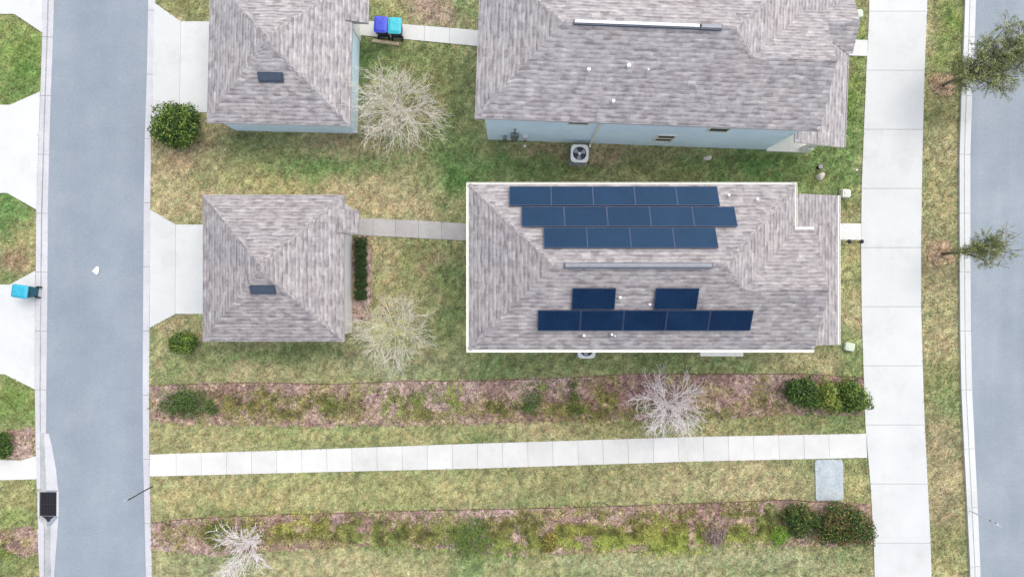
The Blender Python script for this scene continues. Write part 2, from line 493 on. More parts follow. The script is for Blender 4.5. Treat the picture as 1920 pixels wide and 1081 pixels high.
Y_TOP, Y_BOT = -700, 1780
alley_l = [(-700, 103), (0, 103), (200, 95), (350, 91), (600, 89), (790, 87), (1081, 88), (1780, 88)]
alley_r = [(-700, 281), (0, 279), (150, 276), (300, 271), (600, 269), (800, 268), (900, 270), (1081, 275), (1780, 276)]
kerb_l = [(-700, 84), (0, 83), (200, 77), (400, 70), (700, 67), (850, 69), (920, 71), (1000, 72), (1081, 77), (1780, 78)]
kerb_r = [(-700, 293), (0, 292), (150, 287), (300, 283), (600, 281), (800, 280), (900, 281), (1081, 286), (1780, 287)]
walk_l = [(-700, 1632), (0, 1630), (100, 1625), (270, 1618), (400, 1613), (600, 1615), (800, 1622), (950, 1635), (1081, 1640), (1780, 1644)]
walk_r = [(-700, 1739), (0, 1738), (150, 1732), (300, 1728), (450, 1726), (600, 1726), (800, 1733), (900, 1738), (1081, 1747), (1780, 1750)]
road_k = [(-700, 1810), (0, 1808), (170, 1800), (300, 1796), (600, 1797), (750, 1800), (900, 1808), (1081, 1817), (1780, 1820)]   # back of kerb
road_g = [(-700, 1832), (0, 1830), (170, 1822), (300, 1818), (600, 1819), (750, 1822), (900, 1830), (1081, 1838), (1780, 1840)]   # gutter meets asphalt


def ribbon(mb, el, er, y0, y1, z0, z1, step=60, gap=0.0, m=0, joints=None):
    """a paved band between two edges, cut into slabs with open joints"""
    ys = joints if joints else list(np.arange(y0, y1, step)) + [y1]
    for a, b in zip(ys[:-1], ys[1:]):
        g = gap * F / H / 2
        a2, b2 = a + g, b - g
        mb.prism([G(pl(el, a2), a2), G(pl(er, a2), a2), G(pl(er, b2), b2), G(pl(el, b2), b2)], z0, z1, m)


def band(el, er, y0=Y_TOP, y1=Y_BOT):
    ys = np.linspace(y0, y1, 80)
    return [G(pl(el, y), y) for y in ys] + [G(pl(er, y), y) for y in ys[::-1]]


PAVED = [band(kerb_l, kerb_r), band(walk_l, walk_r), band(road_k, [(-700, 2300), (1780, 2300)])]


def struct(o, label, cat):
    return tag(o, label, cat, kind='structure')


# --- alley
mb = MB(); mb.poly([(x, y, 0.012) for x, y in band(alley_l, alley_r)][::-1]); o = mb.build('road', M['asphalt'])
struct(o, 'narrow grey asphalt alley between the driveways', 'road')
# left valley kerb: raised back strip, dark joint, gutter pan
mid_a = [(y, x + 0.42 * (pl(alley_l, y) - x)) for y, x in kerb_l]
mid_b = [(y, x + 0.50 * (pl(alley_l, y) - x)) for y, x in kerb_l]
mb = MB()
ribbon(mb, kerb_l, mid_a, Y_TOP, 916, 0.0, 0.075, 110, 0.02)
ribbon(mb, mid_b, alley_l, Y_TOP, 812, 0.0, 0.035, 110, 0.02)
ribbon(mb, kerb_l, mid_a, 990, Y_BOT, 0.0, 0.075, 110, 0.02)
ribbon(mb, mid_b, [(990, 88.2), (1780, 88.2)], 1081, Y_BOT, 0.0, 0.035, 110, 0.02)
ribbon(mb, mid_a, mid_b, Y_TOP, 812, 0.0, 0.022, 200, 0.0, 1)
struct(mb.build('kerb', [M['concrete_gutter'], M['channel']]), 'concrete valley kerb along the left edge of the alley', 'kerb')
mb = MB(); ribbon(mb, alley_r, kerb_r, Y_TOP, Y_BOT, 0.0, 0.045, 120, 0.02)
struct(mb.build('kerb', M['concrete_gutter']), 'flat concrete ribbon kerb along the right edge of the alley', 'kerb')
# inlet apron round the drain
mb = MB()
mb.prism([G(*p) for p in [(75, 812), (88, 812), (90, 917), (75, 917)]], 0.0, 0.03, 1)
mb.prism([G(*p) for p in [(83.5, 812), (92, 812), (98, 835), (106, 880), (110, 918), (88.5, 918)]], 0.0, 0.045, 0)
mb.prism([G(*p) for p in [(71.5, 920), (75, 920), (75, 967), (72, 967)]], 0.0, 0.06, 0)
mb.prism([G(*p) for p in [(107.2, 920), (111, 920), (111, 967), (107.2, 967)]], 0.0, 0.05, 0)
mb.prism([G(*p) for p in [(72.5, 968), (84, 984), (84, 1081), (80.5, 1081), (75, 1010)]], 0.0, 0.08, 0)
mb.prism([G(*p) for p in [(110.5, 968), (96, 985), (95.5, 1040), (97.5, 1081), (102, 1081), (106, 1030)]], 0.0, 0.045, 0)
mb.prism([G(*p) for p in [(84.3, 985), (95.7, 985), (97, 1081), (84.3, 1081)]], 0.0, 0.025, 1)
mb.prism([G(*p) for p in [(72, 916), (110.8, 916), (110.3, 972), (100, 1000), (80, 1000), (72.8, 972)]], 0.0, 0.011, 1)
struct(mb.build('gutter', [M['concrete_gutter'], M['channel']]), 'tapered concrete apron with channel leading to the storm drain', 'gutter')

# --- main road on the right
mb = MB()
ys = np.linspace(Y_TOP, Y_BOT, 80)
pts = [G(pl(road_g, y), y) for y in ys] + [G(2300, y) for y in (Y_BOT, Y_TOP)]
mb.poly([(x, y, 0.012) for x, y in pts][::-1]); struct(mb.build('road', M['asphalt_road']), 'wide asphalt road along the right edge', 'road')
ka = [(y, x + 8) for y, x in road_k]; kb = [(y, x + 11.5) for y, x in road_k]
mb = MB()
ribbon(mb, road_k, ka, Y_TOP, Y_BOT, 0.0, 0.13, 110, 0.015)
ribbon(mb, ka, kb, Y_TOP, Y_BOT, 0.0, 0.03, 110, 0.0, 1)
ribbon(mb, kb, road_g, Y_TOP, Y_BOT, 0.0, 0.045, 110, 0.02)
struct(mb.build('kerb', [M['concrete'], M['channel']]), 'raised concrete kerb and gutter beside the wide road', 'kerb')
# --- wide sidewalk
J = [22 + i * 110.5 for i in range(-7, 17)]
J = [y for y in J]
mb = MB(); ribbon(mb, walk_l, walk_r, J[0], J[-1], 0.008, 0.05, joints=J, gap=0.017)
mb.poly([(x, y, 0.007) for x, y in band(walk_l, walk_r, J[0], J[-1])][::-1], 1)
struct(mb.build('sidewalk', [M['concrete'], M['joint']]), 'wide pale concrete sidewalk between the lawns and the verge', 'sidewalk')


def paved(name, px_poly, label, cat, mat='concrete', joints=(), z=0.05):
    """px_poly is a quad strip: two lists of points (top edge, bottom edge); slabs between successive pairs"""
    top, bot = px_poly
    mb = MB()
    full = [G(*p) for p in top] + [G(*p) for p in bot[::-1]]
    PAVED.append(full)
    mb.poly([(x, y, 0.0075) for x, y in full][::1], 1)
    if sum(full[i][0] * full[(i + 1) % len(full)][1] - full[(i + 1) % len(full)][0] * full[i][1] for i in range(len(full))) < 0:
        mb.f[-1] = tuple(reversed(mb.f[-1]))
    tx = [p[0] for p in top]; ty = [p[1] for p in top]; bx = [p[0] for p in bot]; by = [p[1] for p in bot]
    xs = [tx[0]] + list(joints) + [tx[-1]]
    span = tx[-1] - tx[0]
    for a, b in zip(xs[:-1], xs[1:]):
        a2 = a + (0.22 if a != xs[0] else 0); b2 = b - (0.22 if b != xs[-1] else 0)
        fb = lambda x: bx[0] + (x - tx[0]) / span * (bx[-1] - bx[0])
        inner_t = [(x, y) for x, y in top if a2 < x < b2]; inner_b = [(x, y) for x, y in bot if fb(a2) < x < fb(b2)]
        P = [(a2, np.interp(a2, tx, ty))] + inner_t + [(b2, np.interp(b2, tx, ty))]
        Q = [(fb(a2), np.interp(fb(a2), bx, by))] + inner_b + [(fb(b2), np.interp(fb(b2), bx, by))]
        mb.prism([G(*p) for p in P] + [G(*p) for p in Q[::-1]], 0.008, z)
    return struct(mb.build(name, [M[mat], M['joint']]), label, cat)


paved('driveway', ([(290, 6), (340, 41), (430, 41)], [(285.5, 238), (340, 211), (430, 211)]), 'white concrete driveway of the garage with pale blue walls', 'driveway', joints=(340,))
paved('driveway', ([(282.6, 393), (330, 421), (430, 421)], [(281.5, 614), (330, 588), (430, 588)]), 'white concrete driveway of the garage with white walls', 'driveway', joints=(330,))
paved('driveway', ([(-200, -150), (-60, -150), (83, -150)], [(-200, 27), (28, 27), (80.5, 62)]), 'white concrete driveway at the top left corner', 'driveway', joints=(-60,))
paved('driveway', ([(-200, 197), (20, 197), (76.5, 172)], [(-200, 362), (15, 362), (69.5, 393)]), 'white concrete driveway across the alley from the shrub', 'driveway', joints=(-60,))
paved('driveway', ([(-200, 533), (20, 533), (67.5, 507)], [(-200, 701), (10, 701), (66.5, 729)]), 'white concrete driveway with a turquoise bin standing on it', 'driveway', joints=(-60,))
paved('path', ([(-200, 864), (0, 861), (40, 862), (70, 853)], [(-200, 902), (0, 899), (40, 898), (71, 897)]), 'short concrete path at the lower left edge', 'path', 'concrete_walk', joints=(-40,))
paved('path', ([(281.4, 851), (560, 842.5), (880, 831), (1300, 818), (1623, 812)], [(281.6, 892), (560, 885), (900, 877), (1300, 864), (1625, 857)]),
      'long straight concrete path crossing the lawn between the two mulch beds', 'path', 'concrete_walk', joints=[331 + 47 * i for i in range(27)])
paved('path', ([(660, 408), (780, 413), (905, 421)], [(660, 440), (780, 446), (905, 453)]), 'weathered concrete walk from the white garage to the house with solar panels', 'path', 'concrete_old', joints=(700, 742, 785, 828))
paved('path', ([(655, 37), (780, 48), (915, 59)], [(655, 65), (780, 76), (915, 89)]), 'white concrete walk leading past the blue and teal bins', 'path', 'concrete_walk', joints=(700, 745, 796, 843))
paved('path', ([(1535, 73), (1627, 76)], [(1535, 102), (1625, 106)]), 'short concrete walk from the sidewalk to the pale blue house', 'path', 'concrete_walk', joints=(1582,))
paved('path', ([(1530, 418), (1613.5, 419)], [(1530, 449), (1613.5, 450)]), 'short concrete walk from the sidewalk to the house with solar panels', 'path', 'concrete_walk', joints=(1572,))

# ------------------------------------------------------------------ mulch beds
bed1 = [(285, 722), (380, 719), (500, 717), (620, 720), (760, 714), (870, 714), (980, 711), (1100, 706), (1200, 700), (1330, 701), (1450, 701), (1500, 700), (1618, 708),
        (1622, 772), (1560, 778), (1480, 772), (1440, 780), (1340, 783), (1200, 786), (1100, 789), (980, 790), (880, 793), (760, 797), (640, 799), (520, 797), (400, 795), (285, 790)]
bed2 = [(286, 979), (350, 972), (420, 968), (520, 964), (640, 961), (800, 956), (960, 953), (1100, 950), (1240, 945), (1380, 940), (1470, 936), (1540, 940), (1632, 945),
        (1638, 1015), (1560, 1022), (1460, 1022), (1350, 1018), (1200, 1030), (1080, 1036), (960, 1040), (820, 1026), (700, 1022), (600, 1026), (480, 1032), (400, 1040), (340, 1034), (286, 1028)]
bed3 = [(18, 806), (45, 802), (69, 804), (70, 852), (40, 860), (12, 858)]
bed4 = [(-60, 996), (20, 992), (50, 988), (72, 990), (75, 1036), (45, 1042), (0, 1030), (-60, 1034)]
bed5 = [(661, 446), (696, 444), (697, 520), (694, 598), (662, 604)]
def disc(cx, cy, r):
    return [(cx + r * (1 + .15 * math.sin(3 * a + cx)) * math.cos(a), cy + r * (1 + .15 * math.cos(2 * a)) * math.sin(a)) for a in np.linspace(0, 2 * math.pi, 18)[:-1]]
bed6 = disc(1770, 157, 26); bed7 = disc(1766, 474, 26)
BEDS = [bed1, bed2, bed3, bed4, bed5, bed6, bed7]


def rag(px):
    """ragged world outline from a pixel outline"""
    P = []
    for i in range(len(px)):
        a, b = px[i], px[(i + 1) % len(px)]
        n = max(1, int(math.hypot(b[0] - a[0], b[1] - a[1]) / 9))
        for k in range(n):
            t = k / n
            P.append(G(a[0] + (b[0] - a[0]) * t + random.uniform(-2, 2), a[1] + (b[1] - a[1]) * t + random.uniform(-2.2, 2.2)))
    return P


BEDW = [rag(b) for b in BEDS]
MC = dict(pink=A(156, 136, 131), maroon=A(122, 94, 94), brown=A(140, 119, 110), grey=A(150, 138, 142), tan=A(172, 154, 128), rust=A(152, 112, 92), olive=A(130, 122, 84))


def mulch_colour(x, y):
    n1 = fbm(x, y, 0.35, 41); n2 = fbm(x, y, 1.4, 45); n3 = fbm(x, y, 4.0, 49)
    px = 960 + x * F / H
    c = np.empty(x.shape + (3,)); c[...] = MC['brown']
    def bl(c, col, w):
        w = np.clip(w, 0, 1)[..., None]; return c * (1 - w) + col * w
    c = bl(c, MC['pink'], (n1 - .45) * 5)
    c = bl(c, MC['maroon'], np.exp(-((px - 1120) / 220) ** 2) * .75 * (y > -8) + (.42 - n1) * 3)
    c = bl(c, MC['olive'], (n2 - .52) * 4)
    c = bl(c, MC['tan'], (n3 - .58) * 4)
    c = bl(c, MC['maroon'], (.40 - n3) * 4)
    c = bl(c, LC['brown'] * .9, (px > 1700) * .75)
    c = c * np.clip(.58 + .84 * vnoise(x, y, 7.0, 81), .4, 1.6)[..., None] * 1.06
    return c


labels_bed = ['long reddish mulch bed between the solar house lawn and the path', 'long weedy mulch bed along the bottom of the photo', 'small mulch bed by the alley above the lower left path',
              'small mulch bed by the alley below the lower left path', 'narrow strip of mulch under the row of clipped box shrubs', 'ring of mulch round the trunk of the larger oak on the verge', 'ring of mulch round the trunk of the smaller oak on the verge']
for w, lb in zip(BEDW, labels_bed):
    xs = np.array([p[0] for p in w]); ysx = np.array([p[1] for p in w])
    # grid sheet clipped to the outline
    st = 0.13
    gx, gy = np.meshgrid(np.arange(xs.min(), xs.max(), st), np.arange(ysx.min(), ysx.max(), st))
    ny, nx = gx.shape
    q = np.arange(nx * ny).reshape(ny, nx)
    Fc = np.stack([q[:-1, :-1], q[:-1, 1:], q[1:, 1:], q[1:, :-1]], -1).reshape(-1, 4)
    ins = in_poly(gx.ravel()[Fc].mean(1), gy.ravel()[Fc].mean(1), w)
    Fc = Fc[ins]
    jx = gx.ravel() + RNG.uniform(-.04, .04, nx * ny); jy = gy.ravel() + RNG.uniform(-.04, .04, nx * ny)
    z = 0.012 + 0.04 * RNG.random(nx * ny)
    u, inv = np.unique(Fc, return_inverse=True)
    V = np.stack([jx, jy, z], -1)[u]
    o = raw_mesh('mulch_bed', V, inv.reshape(-1, 4), M['mulch'], mulch_colour(V[:, 0], V[:, 1]))
    struct(o, lb, 'mulch bed')

# upper edge of two beds: a narrow dark brown strip standing a little proud of the soil
M['border'] = plain('dark brown bed strip', (0.15, 0.095, 0.075), 0.8, 0.2, 0, .4, 5)
for pts_, lb in ((bed1[:13], 'thin dark brown strip along the top of the upper mulch bed'), (bed2[:12], 'thin dark brown strip along the top of the lower mulch bed')):
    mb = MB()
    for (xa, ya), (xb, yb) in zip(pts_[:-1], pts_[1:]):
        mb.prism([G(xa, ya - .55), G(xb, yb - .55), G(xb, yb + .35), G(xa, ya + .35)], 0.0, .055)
    struct(mb.build('bed_border', M['border']), lb, 'border')

# ------------------------------------------------------------------ ground sheet
ax = np.concatenate([[-400, -200, -100, -60, -40], np.arange(-32, 32.01, 0.2), [40, 60, 100, 200, 400]])
ay = np.concatenate([[-400, -200, -100, -50, -26], np.arange(-18, 18.01, 0.2), [26, 50, 100, 200, 400]])
gx, gy = np.meshgrid(ax, ay)
q = np.arange(gx.size).reshape(gx.shape)
Fc = np.stack([q[:-1, :-1], q[:-1, 1:], q[1:, 1:], q[1:, :-1]], -1).reshape(-1, 4)
V = np.stack([gx.ravel(), gy.ravel(), np.zeros(gx.size)], -1)
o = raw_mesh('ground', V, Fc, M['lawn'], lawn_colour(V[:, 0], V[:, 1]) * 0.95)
struct(o, 'patchy green and straw coloured lawn under the houses', 'ground')


# ------------------------------------------------------------------ grass, chips, weeds
def blades(x, y, col, hmin, hmax, wid, lean=(0.5, 1.3), z0=0.0, jit=0.16):
    n = len(x)
    an = RNG.uniform(0, 2 * math.pi, n); le = RNG.uniform(*lean, n); h = RNG.uniform(hmin, hmax, n)
    dx, dy = np.cos(an), np.sin(an)
    w = RNG.uniform(.6, 1.3, n) * wid
    base = np.stack([x, y, np.full(n, z0)], -1)
    side = np.stack([-dy * w, dx * w, np.zeros(n)], -1)
    tip = base + np.stack([dx * np.sin(le) * h, dy * np.sin(le) * h, np.cos(le) * h], -1)
    V = np.stack([base - side, base + side, tip], 1).reshape(-1, 3)
    Fc = np.arange(n * 3).reshape(n, 3)
    c = col * (1 + RNG.normal(0, jit, (n, 1))) * (1 + RNG.normal(0, jit * .25, (n, 3)))
    return V, Fc, np.repeat(np.clip(c, 0.01, .7), 3, 0)


HOUSE_FOOT = []          # filled below before grass is grown


def lawn_points(n):
    x = RNG.uniform(-28.5, 28.5, n); y = RNG.uniform(-16.5, 16.5, n)
    ok = np.ones(n, bool)
    for p in PAVED + BEDW + HOUSE_FOOT: ok &= ~in_poly(x, y, p)
    return x[ok], y[ok]


# ------------------------------------------------------------------ roofs and buildings
def frame_poly(loc, rz, pts):
    c, s = math.cos(rz), math.sin(rz)
    return [(loc[0] + x * c - y * s, loc[1] + x * s + y * c) for x, y in pts]


def ridge_caps(parent, lines, mat, w=0.10):
    mb = MB()
    for a, b, n1, n2 in lines:
        a, b = Vector(a), Vector(b); d = (b - a).normalized()
        for n in (n1, n2):
            n = Vector(n).normalized(); s = d.cross(n)
            if s.z > 0: s = -s
            u = Vector((0, 0, 0.014))
            p = [a + u, b + u, b + s * w + n * 0.009, a + s * w + n * 0.009]
            f = Vector(p[1] - p[0]).cross(p[2] - p[0])
            if f.z < 0: p = p[::-1]
            mb.poly(p)
    mb.build('ridge_cap', mat, parent, uv=True)


def gutter_run(mb, a, b, z, out, w=0.13, d=0.13):
    """an open-topped box gutter from a to b; out: outward unit vector"""
    ox, oy = out
    def q(o0, o1, z0, z1):
        mb.prism([(a[0] + ox * o0, a[1] + oy * o0), (b[0] + ox * o0, b[1] + oy * o0), (b[0] + ox * o1, b[1] + oy * o1), (a[0] + ox * o1, a[1] + oy * o1)], z0, z1)
    q(0.004, 0.022, z - d, z); q(w - 0.018, w, z - d, z + 0.012); q(0.022, w - 0.018, z - d, z - d + 0.085)


def hip_normals():
    return dict(N=(0, 1, 2), S=(0, -1, 2), E=(2 * .5, 0, 2) if False else (1, 0, 2), W=(-1, 0, 2))


def window_part(parent, x0, x1, z0, z1, yw, out=-1, bar=True):
    """a window on a wall whose face is at y = yw, facing out (-1: south)"""
    mb = MB(); t = 0.07
    ya, yb = sorted((yw, yw + out * 0.05))
    mb.box(x0 - t, x0, ya, yb, z0 - t, z1 + t); mb.box(x1, x1 + t, ya, yb, z0 - t, z1 + t)
    mb.box(x0, x1, ya, yb, z0 - t, z0); mb.box(x0, x1, ya, yb, z1, z1 + t)
    zm = (z0 + z1) / 2
    if bar: mb.box(x0, x1, ya, yb - 0.004 if out > 0 else yb, zm - .02, zm + .02)
    w = mb.build('window', M['white_paint'], parent)
    g = MB(); yc, yd = sorted((yw + out * 0.002, yw + out * 0.02)); g.box(x0 + .002, x1 - .002, yc, yd, z0 + .002, z1 - .002)
    g.build('pane', M['glass'], w)
    return w


def big_house(loc, rz, label, wall_mat, sh, gutters, portico):
    """two-storey house; local origin at the south-west corner of the main eave"""
    t = empty('house', label, 'house', (loc[0], loc[1], 0), rz)
    L, W, ze, X2, yn, s = 14.18, 7.17, 5.6, 15.03, 5.22, 0.5
    h = W / 2; zr = ze + s * h; he = yn / 2; zx = ze + s * he
    xr0, xr1 = h, L - h; xj = L - he
    ov = 0.36
    # walls
    mb = MB()
    mb.box(ov, L - ov, ov, W - ov, 0, ze - 0.12)
    wl = mb.build('wall', M[wall_mat], t)
    mb = MB(); mb.box(L - ov, X2 - .22, ov, yn - ov, 0, ze - 0.12)
    # gable end of the extension
    a = [(X2 - .22, ov, ze - .12), (X2 - .22, yn - ov, ze - .12), (X2 - .22, he, zx - .16)]
    mb.poly(a)
    mb.build('wall', M[wall_mat], t)
    HOUSE_FOOT.append(frame_poly(loc, rz, [(ov, ov), (15.2, ov), (15.2, W - ov), (ov, W - ov)]))
    HOUSE_FOOT.append(frame_poly(loc, rz, [(L - ov, .1), (17.1, .1), (17.1, W), (L - ov, W)]))
    # roof surface
    r = MB()
    r.poly([(0, 0, ze), (X2, 0, ze), (X2, he, zx), (xj, he, zx), (xr1, h, zr), (xr0, h, zr)])
    r.poly([(X2, he, zx), (X2, yn, ze), (L, yn, ze), (xj, he, zx)])
    r.poly([(L, yn, ze), (L, W, ze), (xr1, h, zr), (xj, he, zx)])
    r.poly([(L, W, ze), (0, W, ze), (xr0, h, zr), (xr1, h, zr)])
    r.poly([(0, W, ze), (0, 0, ze), (xr0, h, zr)])
    roof = r.build('roof', M[sh], t, uv=True)
    ridge_caps(roof, [((xr0, h, zr), (xr1, h, zr), (0, 1, 2), (0, -1, 2)), ((0, 0, ze), (xr0, h, zr), (-1, 0, 2), (0, -1, 2)),
                      ((0, W, ze), (xr0, h, zr), (-1, 0, 2), (0, 1, 2)), ((L, W, ze), (xr1, h, zr), (1, 0, 2), (0, 1, 2)),
                      ((xr1, h, zr), (xj, he, zx), (1, 0, 2), (0, -1, 2)), ((xj, he, zx), (X2, he, zx), (0, 1, 2), (0, -1, 2))], M[sh])
    # fascia / eaves
    f = MB(); d = 0.17
    edge = [(0, 0), (X2, 0), (X2, yn), (L, yn), (L, W), (0, W)]
    f.poly([(x, y, ze - d) for x, y in edge[::-1]])
    for (xa, ya), (xb, yb) in zip(edge, edge[1:] + edge[:1]):
        f.poly([(xa, ya, ze - d), (xb, yb, ze - d), (xb, yb, ze - .003), (xa, ya, ze - .003)])
    f.poly([(X2 - .003, 0, ze - .01), (X2 - .003, yn, ze - .01), (X2 - .003, he, zx - .01)])
    f.build('fascia', M['white_paint'] if gutters else M['fascia_grey'], t)
    if gutters:
        g = MB()
        gutter_run(g, (-.11, 0), (X2, 0), ze + .004, (0, -1), .12)
        gutter_run(g, (-.11, W), (L + .11, W), ze + .004, (0, 1), .10)
        gutter_run(g, (0, W), (0, 0), ze + .004, (-1, 0), .11)
        gutter_run(g, (L, W), (L, yn + .12), ze + .004, (1, 0), .11)
        gutter_run(g, (L + .004, yn), (X2, yn), ze + .004, (0, 1), .13)
        g.build('gutter', M['white_paint'], t)
    # porch: low shed roof along the east side, floor and columns
    px0, px1, py0, py1, z0, sl = L - ov, 17.43, -0.03, W - .08, 2.85, 0.27
    p = MB()
    zt = lambda x: z0 + (px1 - x) * sl
    top = [(X2 - .20, py0), (px1, py0), (px1, py1), (px0 + .02, py1), (px0 + .02, yn - ov + .02), (X2 - .20, yn - ov + .02)]
    p.poly([(x, y, zt(x)) for x, y in top])
    pr = p.build('porch_roof', M[sh], t, uv=True)
    p = MB()
    p.poly([(x, y, zt(x) - .16) for x, y in top[::-1]])
    for (xa, ya), (xb, yb) in zip(top, top[1:] + top[:1]):
        p.poly([(xa, ya, zt(xa) - .16), (xb, yb, zt(xb) - .16), (xb, yb, zt(xb) - .003), (xa, ya, zt(xa) - .003)])
    p.build('fascia', M['white_paint'], t)
    g = MB(); gutter_run(g, (px1, py0), (px1, py1), z0 - .004, (1, 0), .12); g.build('gutter', M['white_paint'] if gutters else M['fascia_grey'], t)
    if portico is not None:
        yc, hw = portico; zc = zt(px1) + .62
        xb = px1 - .62 / sl
        q2 = MB(); xe = px1 + .28
        q2.poly([(xb, yc, zc), (px1 + .02, yc - hw, zt(px1) + .02), (xe, yc - hw, zt(px1) + .02), (xe, yc, zc)])
        q2.poly([(xb, yc, zc), (xe, yc, zc), (xe, yc + hw, zt(px1) + .02), (px1 + .02, yc + hw, zt(px1) + .02)])
        q2.build('roof', M[sh], t, uv=True)
        q2 = MB(); q2.poly([(xe - .02, yc - hw, zt(px1) - .02), (xe - .02, yc + hw, zt(px1) - .02), (xe - .02, yc, zc - .03)])
        q2.build('gable_panel', M['white_paint'], t)
    fl = MB(); fl.box(L - ov, X2 - .23, yn - ov + .01, W - .4, 0, .22); fl.box(X2 - .21, 16.95, ov - .1, W - .4, 0, .22)
    fl.build('porch_floor', M['white_paint'], t)
    for yy in (ov + .02, 2.3, 4.6, W - .62):
        c = MB(); c.frustum(16.75, yy, .22, .95, .17, .17, .15, .15, ch=.02); c.frustum(16.75, yy, .95, z0 - .16, .10, .10, .085, .085, ch=.015); c.build('porch_column', M['white_paint'], t)
    dr = MB(); dr.box(X2 - .22, X2 - .17, 3.1, 4.0, .22, 2.3); dr.build('door', M['metal_dark'], t)
    return t, roof, dict(L=L, W=W, ze=ze, zr=zr, h=h)


# the house with the solar panels
H1 = (-1.88, -2.657)
SUNHOUSE, roof1, D1 = big_house(H1, 0.0, 'two storey house with white gutters and rows of solar panels on its roof', 'white_wall', 'shingle_lower', True, None)
# the pale blue house
H2 = (-1.62, 7.40); RZ2 = R(-2.1)
BLUEHOUSE, roof2, D2 = big_house(H2, RZ2, 'pale blue two storey house at the top with a bare shingle roof', 'blue_wall', 'shingle_grey', False, (5.72, 1.3))

# ridge vents
def ridge_vent(roof, x0, x1, D, mat_top, mat_side, w=.115):
    y, z = D['h'], D['zr']
    mb = MB()
    mb.prism([(x0, y - w), (x1, y - w), (x1, y + w), (x0, y + w)], z - .06, z + .07, 1)
    mb.prism([(x0 + .04, y - w + .06), (x1 - .04, y - w + .06), (x1 - .04, y + w - .02), (x0 + .04, y + w - .02)], z + .071, z + .10, 0)
    o = mb.build('ridge_vent', [mat_top, mat_side], roof)
    return o
ridge_vent(roof1, 4.0, 10.05, D1, M['metal_mid'], M['metal_dark'])
ridge_vent(roof2, 4.0, 9.15, D2, M['metal_light'], M['metal_dark'], .10)
ridge_vent(roof2, 9.17, 10.05, D2, M['metal_mid'], M['metal_dark'])


def slope_hit(px, py, loc, rz, D, side, lift=0.0):
    """local point on the S or N slope under a pixel"""
    c, s = math.cos(rz), math.sin(rz)
    y0 = 0 if side == 'S' else D['W']
    nl = (0, -.5, 1) if side == 'S' else (0, .5, 1)
    n = Vector((nl[0] * c - nl[1] * s, nl[0] * s + nl[1] * c, nl[2])).normalized()
    p0 = Vector((loc[0] - y0 * s, loc[1] + y0 * c, D['ze'] + lift))
    p = on_plane(px, py, p0, n)
    dx, dy = p.x - loc[0], p.y - loc[1]
    return Vector((dx * c + dy * s, -dx * s + dy * c, p.z))


def vent_pipe(roof, p, r=.055, hgt=.32):
    mb = MB()
    mb.tube([p + Vector((0, 0, -.05)), p + Vector((0, 0, hgt))], r, 10)
    o = mb.build('vent_pipe', M['white_pvc'], roof)
    b = MB(); b.tube([p + Vector((0, 0, -.03)), p + Vector((0, 0, .05)), p + Vector((0, 0, .09))], [r * 2.3, r * 2.0, r * 1.15], 10)
    return o


for px, py, r_, h_ in [(1103, 133, .075, .25), (1178, 125, .085, .22), (1213, 135, .04, .35), (1149, 192, .07, .25)]:
    vent_pipe(roof2, slope_hit(px, py, H2, RZ2, D2, 'S'), r_, h_)
for px, py, r_, h_ in [(1161, 557, .06, .3), (1216, 570, .045, .3), (1094, 628, .06, .25), (1146, 626, .055, .25), (1152, 629, .03, .2)]:
    vent_pipe(roof1, slope_hit(px, py, H1, 0, D1, 'S'), r_, h_)
for px, py, r_, h_ in [(1364, 367, .05, .25), (1416, 374, .06, .3)]:
    vent_pipe(roof1, slope_hit(px, py, H1, 0, D1, 'N'), r_, h_)

# features of the blue house's south wall (local y of the wall face = 0.36)
window_part(BLUEHOUSE, 8.75, 9.55, 1.15, 2.35, .36)
window_part(BLUEHOUSE, 10.75, 11.6, 3.5, 4.7, .36)
window_part(BLUEHOUSE, 4.2, 5.1, 3.9, 4.9, .36)
mb = MB(); mb.box(5.62, 5.72, .27, .356, .1, 5.4); mb.box(5.62, 5.72, .12, .27, .06, .15); mb.build('downspout', M['white_paint'], BLUEHOUSE)
for x0, x1, z0, z1, mt in [(1.55, 1.95, 1.0, 1.75, 'metal_mid'), (2.15, 2.4, .9, 1.4, 'metal_light'), (1.15, 1.35, .7, 1.1, 'metal_mid')]:
    mb = MB(); mb.box(x0, x1, .20, .356, z0, z1); mb.build('meter_box', M[mt], BLUEHOUSE)
mb = MB()
for x, zt in ((1.62, 1.0), (1.86, 1.0), (2.28, .9), (1.75, 2.6), (1.25, .7)):
    mb.tube([(x, .30, 0.0), (x, .30, zt)], .03, 6)
mb.build('conduit', M['metal_dark'], BLUEHOUSE)
# the white house: a box bay under the south eave
mb = MB()
mb.box(13.2 - .05, 15.0, -.52, .355, .5, 2.3); mb.box(13.0, 15.07, -.62, .352, 2.302, 2.42)
bay = mb.build('bay_window', M['white_paint'], SUNHOUSE); bay.location = (-2.0, 0, 0)
g = MB(); g.box(13.3, 14.8, -.535, -.522, .8, 2.1); g.build('pane', M['glass'], bay)
window_part(SUNHOUSE, 3.0, 3.9, 3.6, 4.8, .36); window_part(SUNHOUSE, 8.0, 8.9, 3.6, 4.8, .36); window_part(SUNHOUSE, 6.2, 7.1, 1.2, 2.4, .36)


